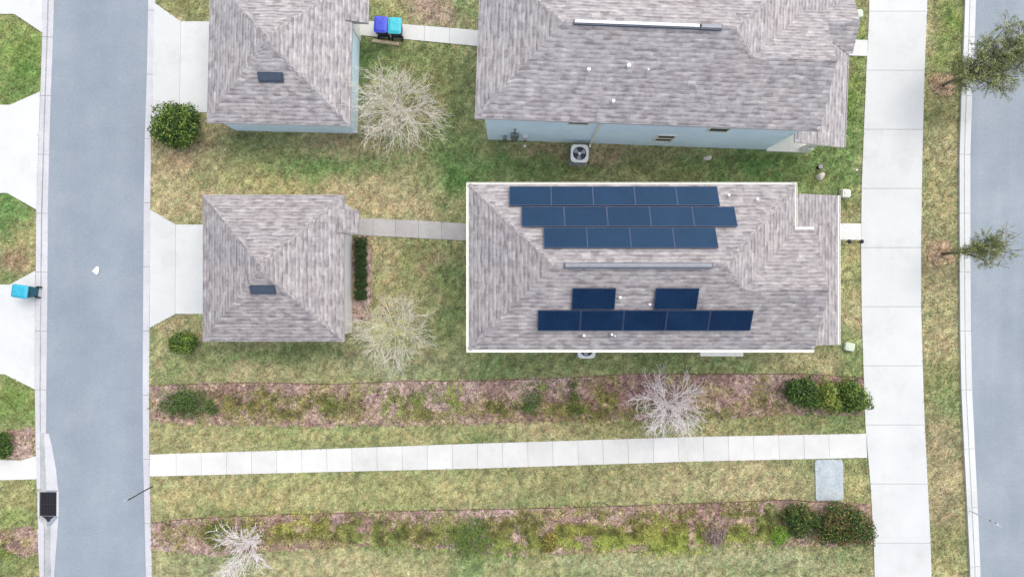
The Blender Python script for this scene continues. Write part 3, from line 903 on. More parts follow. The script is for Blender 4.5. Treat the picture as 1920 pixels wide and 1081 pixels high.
def garage(loc, rz, S, label, wall_mat, sh, apex, porch, lamp, white_trim):
    """square hip-roofed garage; local origin at the south-west eave corner"""
    t = empty('garage', label, 'garage', (loc[0], loc[1], 0), rz)
    Lx, Ly = S; ze, s = 2.7, .5; ov = .27; hx = Lx / 2; zr = ze + s * hx
    mb = MB(); mb.box(ov, Lx - ov, ov, Ly - ov, 0, ze - .1); mb.build('wall', M[wall_mat], t)
    HOUSE_FOOT.append(frame_poly(loc, rz, [(ov, ov), (Lx - ov, ov), (Lx - ov, Ly - ov), (ov, Ly - ov)]))
    ra, rb = (hx, hx, zr), (hx, Ly - hx, zr)
    r = MB()
    r.poly([(0, 0, ze), (Lx, 0, ze), ra]); r.poly([(Lx, 0, ze), (Lx, Ly, ze), rb, ra])
    r.poly([(Lx, Ly, ze), (0, Ly, ze), rb]); r.poly([(0, Ly, ze), (0, 0, ze), ra, rb])
    roof = r.build('roof', M[sh], t, uv=True)
    ridge_caps(roof, [((0, 0, ze), ra, (-1, 0, 2), (0, -1, 2)), ((Lx, 0, ze), ra, (1, 0, 2), (0, -1, 2)),
                      ((Lx, Ly, ze), rb, (1, 0, 2), (0, 1, 2)), ((0, Ly, ze), rb, (-1, 0, 2), (0, 1, 2))], M[sh])
    f = MB(); d = .15; e = [(0, 0), (Lx, 0), (Lx, Ly), (0, Ly)]
    f.poly([(x, y, ze - d) for x, y in e[::-1]])
    for (xa, ya), (xb, yb) in zip(e, e[1:] + e[:1]):
        f.poly([(xa, ya, ze - d), (xb, yb, ze - d), (xb, yb, ze - .003), (xa, ya, ze - .003)])
    f.build('fascia', M['white_paint'] if white_trim else M['fascia_grey'], t)
    y0, y1, ext = porch
    p = MB(); z1 = ze + .03; z2 = z1 - .18
    p.poly([(Lx - .3, y0, z1 + .17), (Lx + ext, y0, z2), (Lx + ext, y1, z2), (Lx - .3, y1, z1 + .17)])
    p.build('porch_roof', M[sh], t, uv=True)
    p = MB(); p.prism([(Lx + .01, y0), (Lx + ext - .003, y0), (Lx + ext - .003, y1), (Lx + .01, y1)], z2 - .14, z2 - .012)
    p.build('fascia', M['fascia_grey'], t)
    dr = MB(); dr.box(Lx - ov, Lx - ov + .05, y0 + .1, y0 + 1.0, 0, 2.05); dr.build('door', M['white_paint'], t)
    gd = MB(); gd.box(ov - .04, ov - .002, 1.0, Ly - 1.0, 0, 2.2); gd.build('garage_door', M['white_paint'], t)
    lm = MB(); ly, lz = lamp; lm.frustum(Lx - ov + .09, ly, lz - .18, lz, .05, .06, .085, .09); lm.box(Lx - ov, Lx - ov + .04, ly - .05, ly + .05, lz - .16, lz - .02)
    lm.build('wall_lamp', M['black'], t)
    return t, roof, ze


def box_vent(roof, cx, cy, hx, ze, wx=.58, wy=.2, face='S', Ly=0):
    z = ze + .5 * cy
    mb = MB()
    # cap parallel to the south slope, standing off the shingles
    for a, b, l0, l1 in ((wx, wy, -.02, .09), (wx - .05, wy - .05, .0905, .13)):
        P = [(cx - a, cy - b), (cx + a, cy - b), (cx + a, cy + b), (cx - a, cy + b)]
        zz = [z + .5 * (y - cy) for _, y in P]
        base = len(mb.v)
        mb.v += [(x, y, q + l0) for (x, y), q in zip(P, zz)] + [(x, y, q + l1) for (x, y), q in zip(P, zz)]
        for f in [(4, 5, 6, 7), (3, 2, 1, 0), (0, 1, 5, 4), (1, 2, 6, 5), (2, 3, 7, 6), (3, 0, 4, 7)]:
            mb.f.append(tuple(base + i for i in f)); mb.m.append(0)
    mb.build('roof_vent', M['metal_dark'], roof)


GA = G(380, 640, 2.7); GW = G(645, 365, 2.7)
g1, gr1, ze1 = garage(GA, 0.0, (GW[0] - GA[0], GW[1] - GA[1]), 'lower square garage with white walls and a hipped shingle roof', 'white_wall', 'shingle_lower', None,
                      (G(0, 437, 2.7)[1] - GA[1], G(0, 392, 2.7)[1] - GA[1], .68), (4.72, 2.35), False)
vx, vy = G(493, 543, 3.98); box_vent(gr1, vx - GA[0], vy - GA[1], 0, 2.7)
GB = G(387.5, 230, 2.7); RZG = R(-1.35)
g2, gr2, ze2 = garage(GB, RZG, (6.86, 7.04), 'upper square garage with pale blue walls and a hipped shingle roof', 'blue_wall', 'shingle_grey', None, (5.0, 6.2, .74), (4.55, 2.4), False)
vx, vy = G(504, 142, 3.95); c_, s_ = math.cos(RZG), math.sin(RZG); dx, dy = vx - GB[0], vy - GB[1]
box_vent(gr2, dx * c_ + dy * s_, -dx * s_ + dy * c_, 0, 2.7)

# ------------------------------------------------------------------ solar panels
PW, PH = 1.80, 0.98


def make_panel():
    t = empty('solar_panel', 'x', 'solar panel', group='solar panels on the house roof')
    f = MB(); w, h_, b = PW / 2, PH / 2, .022
    f.box(-w, w, -h_, -h_ + b, -.02, .02); f.box(-w, w, h_ - b, h_, -.02, .02)
    f.box(-w, -w + b, -h_ + b, h_ - b, -.02, .02); f.box(w - b, w, -h_ + b, h_ - b, -.02, .02)
    for sx in (-.45, .45): f.box(sx - .03, sx + .03, -h_ + .2, h_ - .2, -.095, -.021)
    f.build('frame', M['panel_frame'], t)
    g = MB(); g.box(-w + b + .001, w - b - .001, -h_ + b + .001, h_ - b - .001, -.015, .012)
    g.build('glass', M['cells'], t)
    return t


PROTO = make_panel()
ordw = {1: 'leftmost', 2: 'second from left', 3: 'middle', 4: 'second from right', 5: 'rightmost'}
ord4 = {1: 'leftmost', 2: 'second from left', 3: 'third from left', 4: 'rightmost'}
first = [True]


def place_panel(px, py, side, label):
    p = slope_hit(px, py, H1, 0, D1, side, .11)
    w = (p.x + H1[0], p.y + H1[1], p.z)
    if first[0]:
        o = PROTO; first[0] = False; o.location = w; o['label'] = label
    else: o = dup(PROTO, w, 0, label)
    a = math.atan(.5)
    o.rotation_euler = (a if side == 'S' else -a, 0, 0)


def row(xs, py, side, name, names):
    # even pitch along the slope
    p0 = slope_hit(xs[0], py, H1, 0, D1, side, .11); p1 = slope_hit(xs[1], py, H1, 0, D1, side, .11)
    n = len(names)
    for i in range(n):
        px = xs[0] + (xs[1] - xs[0]) * (i + .5) / n
        place_panel(px, py, side, f'{names[i + 1]} panel in {name}')


row((955, 1347), 367.5, 'N', 'the top row of five bluish solar panels', ordw)
row((977.5, 1380), 406, 'N', 'the second row of five bluish solar panels', ordw)
row((1019.5, 1344), 445.5, 'N', 'the third row of four bluish solar panels', ord4)
place_panel(1113, 560, 'S', 'lone dark solar panel above the bottom row, left of the pair')
place_panel(1268, 560, 'S', 'lone dark solar panel above the bottom row, right of the pair')
row((1008, 1410), 600.5, 'S', 'the bottom row of five near-black solar panels', ordw)


# ------------------------------------------------------------------ bins, air conditioners, small things
def bin_at(name, px, py, rz, label, lid, body, group=None):
    x, y = G(px, py, 1.05)
    t = empty(name, label, 'bin', (x, y, 0), rz, group)
    b = MB(); b.frustum(0, 0.0, .10, 1.0, .235, .27, .31, .37, ch=.05); b.build('body', M[body], t)
    l = MB(); l.frustum(0, 0, 1.002, 1.05, .335, .41, .335, .41, ch=.06); l.frustum(0, 0, 1.0502, 1.10, .32, .39, .22, .28, ch=.06)
    l.frustum(0, -.12, 1.1002, 1.115, .1, .08, .08, .06); lo = l.build('lid', M[lid], t)
    h_ = MB(); h_.tube([(-.22, .38, .97), (-.22, .475, 1.0), (.22, .475, 1.0), (.22, .38, .97)], .018, 6); h_.build('handle', M['rubber'], t)
    for sx in (-.27, .27):
        w = MB(); w.tube([(sx - .03, .30, .13), (sx + .03, .30, .13)], .13, 14); w.build('wheel', M['rubber'], t)
    return t


bin_at('wheeled_bin', 713.5, 46, R(-3 + 180), 'black wheeled bin with a blue lid standing on the walk', 'bin_blue', 'bin_body', 'wheeled bins')
bin_at('wheeled_bin', 740.0, 48, R(-3 + 180), 'black wheeled bin with a teal lid beside the blue-lidded bin', 'bin_teal', 'bin_body', 'wheeled bins')
bin_at('wheeled_bin', 36.5, 546, R(-98), 'turquoise wheeled bin standing alone on the left driveway', 'bin_cyan', 'bin_body_teal', 'wheeled bins')

# timber
t0 = G(699, 75.5, .15); t1 = G(747, 82, .15)
an = math.atan2(t1[1] - t0[1], t1[0] - t0[0]); ln_ = math.hypot(t1[0] - t0[0], t1[1] - t0[1])
mb = MB(); mb.box(-ln_ / 2, ln_ / 2, -.075, .075, 0, .15); mb.box(-ln_ / 2 - .03, -ln_ / 2 - .002, -.085, .085, 0, .16); mb.box(ln_ / 2 + .002, ln_ / 2 + .03, -.085, .085, 0, .16)
o = mb.build('timber_beam', M['timber']); o.location = ((t0[0] + t1[0]) / 2, (t0[1] + t1[1]) / 2, 0); o.rotation_euler = (0, 0, an)
tag(o, 'pale timber beam lying on the grass beside the bins', 'timber')


def ac_unit(px, py, rz, label):
    x, y = G(px, py, .82)
    t = empty('air_conditioner', label, 'air conditioner', (x, y, 0), rz, 'air conditioners behind the houses')
    p = MB(); p.box(-.47, .47, -.47, .47, 0, .07); p.build('base', M['metal_mid'], t)
    b = MB(); b.frustum(0, 0, .072, .74, .42, .42, .42, .42, ch=.07)
    for i in range(9): b.frustum(0, 0, .12 + i * .066, .135 + i * .066, .43, .43, .43, .43, ch=.07)
    b.build('body', M['ac_body'], t)
    # top ring: rounded square with a round opening
    n = 32; r = MB(); ro = .34
    def sq(a, e):
        c, s_ = math.cos(a), math.sin(a); k = (abs(c) ** 5 + abs(s_) ** 5) ** (-1 / 5); return (c * k * e, s_ * k * e)
    for i in range(n):
        a, b2 = 2 * math.pi * i / n, 2 * math.pi * (i + 1) / n
        A0, A1 = sq(a, .455), sq(b2, .455); B0, B1 = (ro * math.cos(a), ro * math.sin(a)), (ro * math.cos(b2), ro * math.sin(b2))
        r.poly([(*B0, .80), (*A0, .80), (*A1, .80), (*B1, .80)])
        r.poly([(*A0, .74), (*A1, .74), (*A1, .80), (*A0, .80)]); r.poly([(*B1, .742), (*B0, .742), (*B0, .80), (*B1, .80)])
    r.build('top_panel', M['ac_white'], t)
    d = MB(); d.tube([(0, 0, .7405), (0, 0, .744)], .345, 32); d.build('fan_well', M['black'], t)
    for k in range(3):
        f = MB(); P = []
        for a, rr in ((0, .06), (.0, .30), (.5, .32), (.9, .29), (.8, .07)):
            q = a + k * 2.094; P.append((rr * math.cos(q), rr * math.sin(q), .755 + .02 * a))
        f.poly(P); f.poly([(a, b_, c - .004) for a, b_, c in P[::-1]]); f.build('fan_blade', M['ac_blade'], t)
    hb = MB(); hb.tube([(0, 0, .745), (0, 0, .79)], .075, 14); hb.build('fan_hub', M['ac_white'], t)
    gl = MB()
    for k in range(8):
        a = k * math.pi / 4; gl.tube([(.07 * math.cos(a), .07 * math.sin(a), .795), (.345 * math.cos(a), .345 * math.sin(a), .795)], .005, 4)
    for rr in (.15, .24):
        gl.tube([(rr * math.cos(q), rr * math.sin(q), .797) for q in np.linspace(0, 2 * math.pi, 25)], .005, 4)
    gl.build('fan_grille', M['metal_mid'], t)
    return t


ac_unit(1087, 287.5, RZ2, 'white air conditioner with a dark fan against the pale blue wall')
ac_unit(1100, 655, 0, 'air conditioner half hidden under the white gutter of the solar house')


def pad_box(name, px, py, w, d, hgt, mat, label, cat, rz=0.0):
    x, y = G(px, py, hgt)
    t = empty(name, label, cat, (x, y, 0), rz)
    b = MB(); b.frustum(0, 0, 0, hgt * .7, w / 2, d / 2, w / 2 * .96, d / 2 * .96, ch=w * .12); b.build('body', M[mat], t)
    l = MB(); l.frustum(0, 0, hgt * .7 + .002, hgt, w / 2 * 1.06, d / 2 * 1.06, w / 2 * .9, d / 2 * .9, ch=w * .12)
    l.frustum(0, 0, hgt + .001, hgt + .02, w / 2 * .55, d / 2 * .5, w / 2 * .5, d / 2 * .45); l.build('lid', M[mat], t)
    return t


pad_box('utility_box', 1588, 362, .46, .44, .4, 'box_white', 'off white utility box near the porch corner of the solar house', 'utility box', R(-4))
pad_box('utility_box', 1594.5, 650, .5, .42, .25, 'box_green', 'pale green utility box on the lawn at the lower right of the solar house', 'utility box', R(-10))
pad_box('utility_box', 1609, 25, .58, .42, .3, 'box_green', 'pale green utility box on the grass strip beside the pale blue house', 'utility box', R(6))
# big pad near the path
x, y = G(1555, 899.5, .06)
t = empty('utility_pad', 'bluish concrete utility pad set in the lawn below the path', 'pad', (x, y, 0), R(1.2))
mb = MB(); mb.frustum(0, 0, 0, .07, .74, 1.07, .72, 1.05, ch=.1); mb.build('slab', M['concrete_blue'], t)
mb = MB(); mb.frustum(-.08, .45, .072, .085, .42, .3, .41, .29, ch=.03); mb.build('cover', M['concrete_blue'], t)

# storm drain
x, y = G(91, 944, .03)
t = empty('storm_drain', 'black iron storm drain grate at the left edge of the alley', 'drain', (x, y, 0), R(-.5))
wd, hd = .43, .61
fr = MB(); fr.box(-wd, wd, -hd, -hd + .05, 0, .05); fr.box(-wd, wd, hd - .05, hd, 0, .05); fr.box(-wd, -wd + .05, -hd + .05, hd - .05, 0, .05); fr.box(wd - .05, wd, -hd + .05, hd - .05, 0, .05)
fr.build('frame', M['black'], t)
gr = MB(); gr.box(-wd + .05, wd - .05, -hd + .05, hd - .05, .0135, .018)
for i in range(9): gr.box(-wd + .052 + i * .083, -wd + .092 + i * .083, -hd + .052, hd - .052, .019, .045)
gr.box(-wd + .05, wd - .05, -.03, .03, .046, .05); gr.build('grate', M['black'], t)
ih = MB(); ih.prism([(-.33, -.64), (.30, -.66), (.12, -.78), (.05, -.92), (-.04, -.92), (-.14, -.78)], .013, .034); ih.build('sump', M['black'], t)


def sign_post(px, py, rz, hgt, label, dark):
    x, y = G(px, py)
    t = empty('sign_post', label, 'sign', (x, y, 0), rz, 'street sign posts')
    p = MB(); p.tube([(0, 0, 0), (0, 0, hgt)], .032, 8); p.build('post', M['pole_dark'] if dark else M['sign_face'], t)
    s = MB(); s.box(-.23, .23, -.046, -.034, hgt - .55, hgt); s.build('sign_plate', M['sign_face'], t)
    for zz in (.5, .16):
        b = MB(); b.box(-.05, .05, -.0335, .034, hgt - zz, hgt - zz + .04); b.build('bracket', M['pole_dark'], t)
    return t


sign_post(286, 911, R(208), 2.2, 'dark signpost at the right edge of the alley below the long path', True)
sign_post(1815, 955, R(-27), 2.1, 'pale signpost beside the kerb of the wide road', False)

# litter and stones
x, y = G(180, 508)
mb = MB(); P = [(-.20, -.01, .02), (.07, .26, .05), (.18, .20, .03), (.17, -.12, .06), (.04, -.20, .02), (.02, .02, .09)]
for a, b_ in ((0, 1), (1, 2), (2, 3), (3, 4), (4, 0)): mb.poly([P[5], P[b_], P[a]]); mb.poly([Vector(P[5]) - Vector((0, 0, .004)), Vector(P[a]) - Vector((0, 0, .004)), Vector(P[b_]) - Vector((0, 0, .004))])
o = mb.build('paper_litter', M['paper']); o.location = (x, y, .012); tag(o, 'crumpled white paper lying on the alley', 'litter')


def rock(px, py, rx, ry, rz_, mat, name, label, cat):
    x, y = G(px, py)
    rg = np.random.default_rng(int(px)); n, m = 12, 6
    mb = MB(); ring = []
    ph = rg.uniform(0, 6, 4)
    for j in range(m):
        t_ = math.pi / 2 * j / (m - 1)
        for i in range(n):
            a = 2 * math.pi * i / n; k = 1 + .16 * math.sin(2 * a + ph[0]) + .1 * math.sin(3 * a + ph[1] + t_ * 2)
            mb.v.append((rx * k * math.cos(t_) * math.cos(a), ry * k * math.cos(t_) * math.sin(a), rz_ * math.sin(t_)))
    for j in range(m - 1):
        for i in range(n):
            mb.f.append((j * n + i, j * n + (i + 1) % n, (j + 1) * n + (i + 1) % n, (j + 1) * n + i)); mb.m.append(0)
    o = mb.build(name, M[mat]); o.location = (x, y, 0); return tag(o, label, cat)


rock(1327, 296, .22, .15, .12, 'stone', 'stone', 'pale stone on the grass below the pale blue house', 'stone')
rock(1537, 331, .21, .24, .3, 'stone', 'stone', 'pale upright stone next to the black pot between the houses', 'stone')
rock(1606, 319, .07, .07, .08, 'white_pvc', 'valve_cap', 'tiny white cap in the grass near the sidewalk', 'cap')
rock(984, 274, .07, .09, .1, 'white_pvc', 'valve_cap', 'small white cap on the ground by the meters of the blue house', 'cap')
x, y = G(1534, 314)
t = empty('plant_pot', 'small black pot on the grass above the pale stone', 'pot', (x, y, 0))
mb = MB(); mb.tube([(0, 0, 0), (0, 0, .26), (0, 0, .30)], [.10, .14, .15], 14); mb.build('pot', M['black'], t)
mb = MB(); mb.tube([(0, 0, .301), (0, 0, .306)], .12, 14); mb.build('soil', M['joint'], t)
for px, lb in ((1585.5, 'small black path light on the left at the corner of the short walk'), (1608.5, 'small black path light beside the sidewalk and the short walk')):
    x, y = G(px, 453.5)
    t = empty('path_light', lb, 'path light', (x, y, 0), 0, 'path lights')
    mb = MB(); mb.tube([(0, 0, 0), (0, 0, .34)], .02, 8); mb.build('stem', M['black'], t)
    mb = MB(); mb.tube([(0, 0, .34), (0, 0, .40), (0, 0, .45)], [.1, .11, .03], 12); mb.build('lamp_head', M['black'], t)


# ------------------------------------------------------------------ plants
def leaves_mesh(name, P, Nrm, size, col, parent, mat='leaf', aspect=.5):
    """one small folded leaf (two triangles) per point"""
    n = len(P)
    Nrm = Nrm + RNG.normal(0, .55, (n, 3)); Nrm /= np.linalg.norm(Nrm, axis=1, keepdims=True)
    a = np.cross(Nrm, RNG.normal(0, 1, (n, 3))); a /= np.linalg.norm(a, axis=1, keepdims=True)
    b = np.cross(Nrm, a)
    s = (size * RNG.uniform(.6, 1.35, n))[:, None]
    V = np.stack([P - a * s, P + b * s * aspect + Nrm * s * .12, P + a * s, P - b * s * aspect + Nrm * s * .12], 1).reshape(-1, 3)
    q = np.arange(n * 4).reshape(n, 4)
    Fc = np.concatenate([q[:, [0, 1, 2]], q[:, [0, 2, 3]]])
    return raw_mesh(name, V, Fc, M[mat], np.repeat(np.clip(col, .004, .8), 4, 0), parent)


def pick(cols, w, n, jit=.16):
    c = np.array(cols)[RNG.choice(len(cols), n, p=np.array(w) / sum(w))]
    return c * (1 + RNG.normal(0, jit, (n, 1)))


SH = dict(dk=A(48, 74, 34), md=A(78, 108, 46), lt=A(122, 148, 62), ye=A(176, 180, 84), ol=A(92, 100, 52), br=A(126, 100, 66), lime=A(140, 176, 74), yel=A(190, 168, 88), fr=A(110, 142, 80), tan=A(180, 164, 124))
for k_ in SH: SH[k_] = SH[k_] * (.62 if k_ in ('ye', 'yel') else .74)


def shrub(name, label, cat, lumps, n, size, cols, w, group=None, stem=True):
    """lumps: (px, py, radius px, height m); leaves spread through the outer part of each lump"""
    cx = np.mean([l[0] for l in lumps]); cy = np.mean([l[1] for l in lumps]); bx, by = G(cx, cy)
    t = empty(name, label, cat, (bx, by, 0), 0, group)
    P = []; Nn = []; Cc = []
    tot = sum(l[2] ** 2 for l in lumps)
    for (px, py, r, hz) in lumps:
        m = int(n * r * r / tot)
        x, y = G(px, py, hz * .5); rr = r * (H - hz * .5) / F
        d = RNG.normal(0, 1, (m, 3)); d /= np.linalg.norm(d, axis=1, keepdims=True)
        d[:, 2] = np.abs(d[:, 2]) * np.where(RNG.random(m) < .78, 1, -.6)
        # uneven outline: several bulges and hollows
        k = 1 + .13 * np.sin(d[:, 0] * 5 + px) + .12 * np.sin(d[:, 1] * 7 + py) + .10 * np.sin(d[:, 2] * 6 + px) + RNG.normal(0, .07, m)
        rad = RNG.random(m) ** .28 * k
        q = np.stack([x - bx + d[:, 0] * rr * rad, y - by + d[:, 1] * rr * rad, hz * .5 + d[:, 2] * hz * .5 * rad], -1)
        q[:, 2] = np.maximum(q[:, 2], .03)
        P.append(q); Nn.append(d * np.array([.7, .7, 1.0]) + np.array([0, 0, .5]))
        c = pick(cols, w, m)
        clump = fbm(q[:, 0] + px, q[:, 1] + py, 2.6, 3)
        c = np.where((clump > .56)[:, None] & (RNG.random(m) < .6)[:, None], pick(cols[len(cols) // 2:len(cols) // 2 + 1], [1], m), c)
        Cc.append(c)
    leaves_mesh('foliage', np.concatenate(P), np.concatenate(Nn), size, np.concatenate(Cc), t)
    s = MB()
    for (px, py, r, hz) in lumps:
        x, y = G(px, py, 0); rr = r * H / F
        for k in range(5):
            a = k * 1.257 + px; s.tube([(x - bx, y - by, 0), (x - bx + .35 * rr * math.cos(a), y - by + .35 * rr * math.sin(a), hz * .45), (x - bx + .6 * rr * math.cos(a), y - by + .6 * rr * math.sin(a), hz * .75)], [.022, .016, .008], 5)
    s.build('stem', M['bark'], t)
    return t


shrub('shrub', 'round dark green shrub at the lower corner of the upper driveway', 'shrub', [(331, 236, 42, 1.5), (312, 243, 26, 1.2), (352, 226, 27, 1.3), (330, 216, 24, 1.4), (338, 258, 22, .9)], 7500, .065,
      [SH['dk'], SH['md'], SH['lt'], SH['ye']], [4, 3.5, 1.6, .5])
shrub('shrub', 'small green shrub beside the lower left corner of the white garage', 'shrub', [(344, 641, 22, 1.0), (330, 645, 13, .8), (358, 640, 14, .9)], 3000, .055, [SH['dk'], SH['md'], SH['lt'], SH['ye']], [2.5, 4, 2, .4])
for i, (py, w_) in enumerate(zip((456, 474.5, 493, 512, 531, 552), ('topmost', 'second', 'third', 'fourth', 'fifth', 'lowest'))):
    shrub('box_shrub', f'{w_} clipped dark box shrub from the top of the row along the white garage' if w_ not in ('topmost', 'lowest') else f'{w_} clipped dark box shrub in the row along the white garage', 'shrub',
          [(677, py, 12.5, .75)], 1100, .035, [SH['dk'] * .8, SH['dk'] * 1.2, SH['md'] * .8], [5, 3, 1.2], 'clipped box shrubs in a row')
# bed 1, right end
shrub('shrub', 'dark green shrub at the left of the trio in the upper bed by the sidewalk', 'shrub', [(1492, 733, 24, 1.15), (1508, 722, 18, 1.2), (1515, 745, 24, 1.25)], 3600, .06, [SH['dk'], SH['md'], SH['lt']], [4, 3, 1.2], 'shrubs by the sidewalk')
shrub('shrub', 'yellowish green shrub in the middle of the trio in the upper bed', 'shrub', [(1547, 735, 25, 1.3), (1560, 755, 20, 1.0), (1538, 752, 15, 1.0)], 3000, .06, [SH['md'], SH['lt'], SH['ye'], SH['ye'], SH['ol']], [3, 3, 1.5, 1, 1], 'shrubs by the sidewalk')
shrub('shrub', 'broad leafy shrub at the right of the trio overhanging the sidewalk', 'shrub', [(1597, 741, 30, 1.35), (1585, 728, 20, 1.2), (1612, 752, 20, 1.1), (1582, 758, 18, .9)], 4400, .06, [SH['dk'], SH['md'], SH['lt'], SH['ye']], [3, 4, 2.2, .8], 'shrubs by the sidewalk')
shrub('shrub', 'smaller dark shrub at the left of the pair in the lower bed', 'shrub', [(1485, 965, 20, 1.0), (1503, 963, 20, 1.1), (1500, 990, 20, 1.0), (1520, 972, 17, 1.0)], 3300, .06, [SH['dk'], SH['md'], SH['ol'], SH['ye']], [4, 3, 1.2, .5], 'shrubs by the sidewalk')
shrub('shrub', 'larger shrub at the right of the pair in the lower bed overhanging the sidewalk', 'shrub', [(1575, 975, 35, 1.4), (1605, 982, 30, 1.3), (1550, 992, 26, 1.1), (1620, 1000, 20, .9), (1578, 1003, 22, .9)], 7200, .06, [SH['dk'], SH['md'], SH['br'], SH['ol'], SH['ye']], [3.5, 3.5, 1, 1.6, .7], 'shrubs by the sidewalk')
shrub('shrub', 'dark shrub at the left frame edge above the lower left path', 'shrub', [(-4, 828, 24, 1.0), (8, 842, 16, .7)], 2400, .06, [SH['dk'], SH['md'], SH['lt']], [4, 3, 1.0])
shrub('low_shrub', 'low spreading green plant at the left end of the upper bed', 'plant', [(318, 757, 26, .45), (345, 760, 28, .4), (372, 757, 28, .4), (398, 768, 14, .3), (345, 742, 22, .35)], 3600, .04, [SH['dk'] * 1.2, SH['md'], SH['fr'], SH['ol']], [3, 4, 2, 1])
shrub('low_shrub', 'bright lime green plant left of the shrub pair in the lower bed', 'plant', [(1464, 1001, 17, .5), (1458, 1012, 10, .35)], 1500, .04, [SH['lime'], SH['lt'], SH['lime'] * 1.15], [4, 2, 2])
shrub('low_shrub', 'bright green clump at the bottom edge of the lower bed', 'plant', [(880, 1005, 34, .4), (905, 1020, 28, .35), (868, 1030, 26, .3), (895, 985, 20, .3)], 1900, .045, [SH['fr'], SH['md'], SH['lt'], SH['fr'] * .8], [4, 2, 2, 2])
shrub('low_shrub', 'small yellow-orange plant in the middle of the lower bed', 'plant', [(1030, 1012, 17, .45), (1028, 1024, 11, .3)], 1100, .045, [SH['yel'], SH['ye'], SH['ol'], SH['yel'] * .8], [3, 2, 1.5, 2])
shrub('low_shrub', 'green weed clump in the middle of the upper bed', 'plant', [(998, 748, 20, .4), (992, 765, 14, .3)], 650, .045, [SH['fr'], SH['md'], SH['fr'] * .8, SH['lt']], [3, 2, 2, 1])
shrub('low_shrub', 'tall narrow green weed patch right of the middle of the upper bed', 'plant', [(1076, 742, 15, .4), (1082, 768, 17, .4), (1075, 720, 11, .3)], 700, .04, [SH['lt'], SH['md'], SH['ol']], [3, 2, 2])
shrub('low_shrub', 'olive yellow clump beside the bare sapling in the lower bed', 'plant', [(400, 1000, 18, .4), (408, 1018, 16, .3), (415, 985, 14, .3)], 1500, .04, [SH['ol'], SH['ye'], SH['lt'] * .8], [3, 2, 2])
shrub('low_shrub', 'grey dried plant in the lower bed left of the lime green plant', 'plant', [(1338, 1006, 20, .4), (1352, 1000, 12, .35)], 1000, .04, [A(150, 132, 132), A(120, 104, 100), SH['tan']], [3, 2, 1])


# bare trees -------------------------------------------------------
def bare_tree(label, px, py, hfork, crown, mat, seed, r0=.07, levels=4, up=.62, dens=(6, 4, 4, 3), leaf=None, twig=.011, lopsided=None):
    rg = random.Random(seed)
    x, y = G(px, py, hfork)
    t = empty('bare_tree', label, 'tree', (x, y, 0), 0, 'bare trees')
    tr = MB(); tr.tube([(0, 0, 0), (.02, -.02, hfork * .5), (0, 0, hfork)], [r0 * 1.25, r0, r0 * .95], 9); tr.build('trunk', M[mat], t)
    b = MB(); tips = []
    def grow(p, d, ln, r, lv):
        pts = [p]; rad = [r]; q = p.copy(); dd = d.copy()
        n = 4 if lv < 2 else 3
        for i in range(n):
            dd = (dd + Vector((rg.gauss(0, .085), rg.gauss(0, .085), rg.gauss(.02, .06)))).normalized()
            q = q + dd * (ln / n); pts.append(q.copy()); rad.append(max(twig * .55, r * (1 - .62 * (i + 1) / n)))
        b.tube(pts, rad, 5 if lv < 2 else 4, caps=False)
        tips.append(q.copy())
        if lv >= levels: return
        k = dens[lv]
        for i in range(k):
            f = .28 + .72 * (i + rg.random()) / k
            s = min(n - 1, int(f * n)); pp = pts[s].lerp(pts[s + 1], f * n - s if f * n - s < 1 else 1)
            ax = dd.orthogonal().normalized(); ax.rotate(Matrix.Rotation(rg.uniform(0, 6.283), 3, dd))
            nd = (dd * rg.uniform(.75, 1.1) + ax * rg.uniform(.45, .95) + Vector((0, 0, .05))).normalized()
            grow(pp, nd, ln * rg.uniform(.45, .72), max(twig, r * .5), lv + 1)
    nb = dens[0] + 9
    for i in range(nb):
        a = 2 * math.pi * i / nb + rg.uniform(-.3, .3); e = (rg.uniform(.22, .6), rg.uniform(.5, .95), rg.uniform(.85, 1.3))[i % 3]
        ln = crown * rg.uniform(.52, .72) * (1 if i % 3 < 2 else .8)
        if lopsided: ln *= 1 + lopsided[1] * math.cos(a - lopsided[0])
        grow(Vector((0, 0, hfork - .02 - .12 * rg.random())), Vector((math.cos(a) * math.cos(e), math.sin(a) * math.cos(e), math.sin(e))), ln, r0 * .36, 1)
    b.build('branches', M[mat], t)
    if leaf:
        P = np.array([tuple(v) for v in tips]); P = P[RNG.random(len(P)) < leaf[0]]
        P = np.repeat(P, leaf[1], 0) + RNG.normal(0, .10, (len(P) * leaf[1], 3))
        keep = np.linalg.norm(P[:, :2], axis=1) < leaf[2] * RNG.uniform(.3, 1.0, len(P)); P = P[keep]
        leaves_mesh('foliage', P, np.tile([0, 0, 1.0], (len(P), 1)), .035, pick(leaf[3], [1] * len(leaf[3]), len(P)), t)
    return t


bare_tree('large pale bare tree beside the pale blue garage', 744, 208, 1.0, 2.75, 'bark_pale', 3, .085, dens=(12, 6, 5, 3), twig=.006, leaf=(.25, 2, 2.6, [A(176, 166, 110), A(150, 148, 90)]))
bare_tree('bare tree with yellow-green buds beside the white garage', 742, 622, 1.0, 2.45, 'bark_tan', 8, .075, dens=(12, 6, 5, 3), twig=.0055, leaf=(.5, 3, 1.25, [A(186, 196, 110), A(166, 178, 98), A(190, 184, 130)]))
bare_tree('whitish bare tree in the upper bed next to the path', 1250, 757, .85, 2.2, 'bark_white', 14, .07, dens=(12, 6, 5, 2), twig=.007)
bare_tree('small whitish bare sapling in the lower bed near the alley', 468, 1014, .7, 1.55, 'bark_white', 22, .05, dens=(6, 5, 4, 3), twig=.009, lopsided=(-2.2, .45))


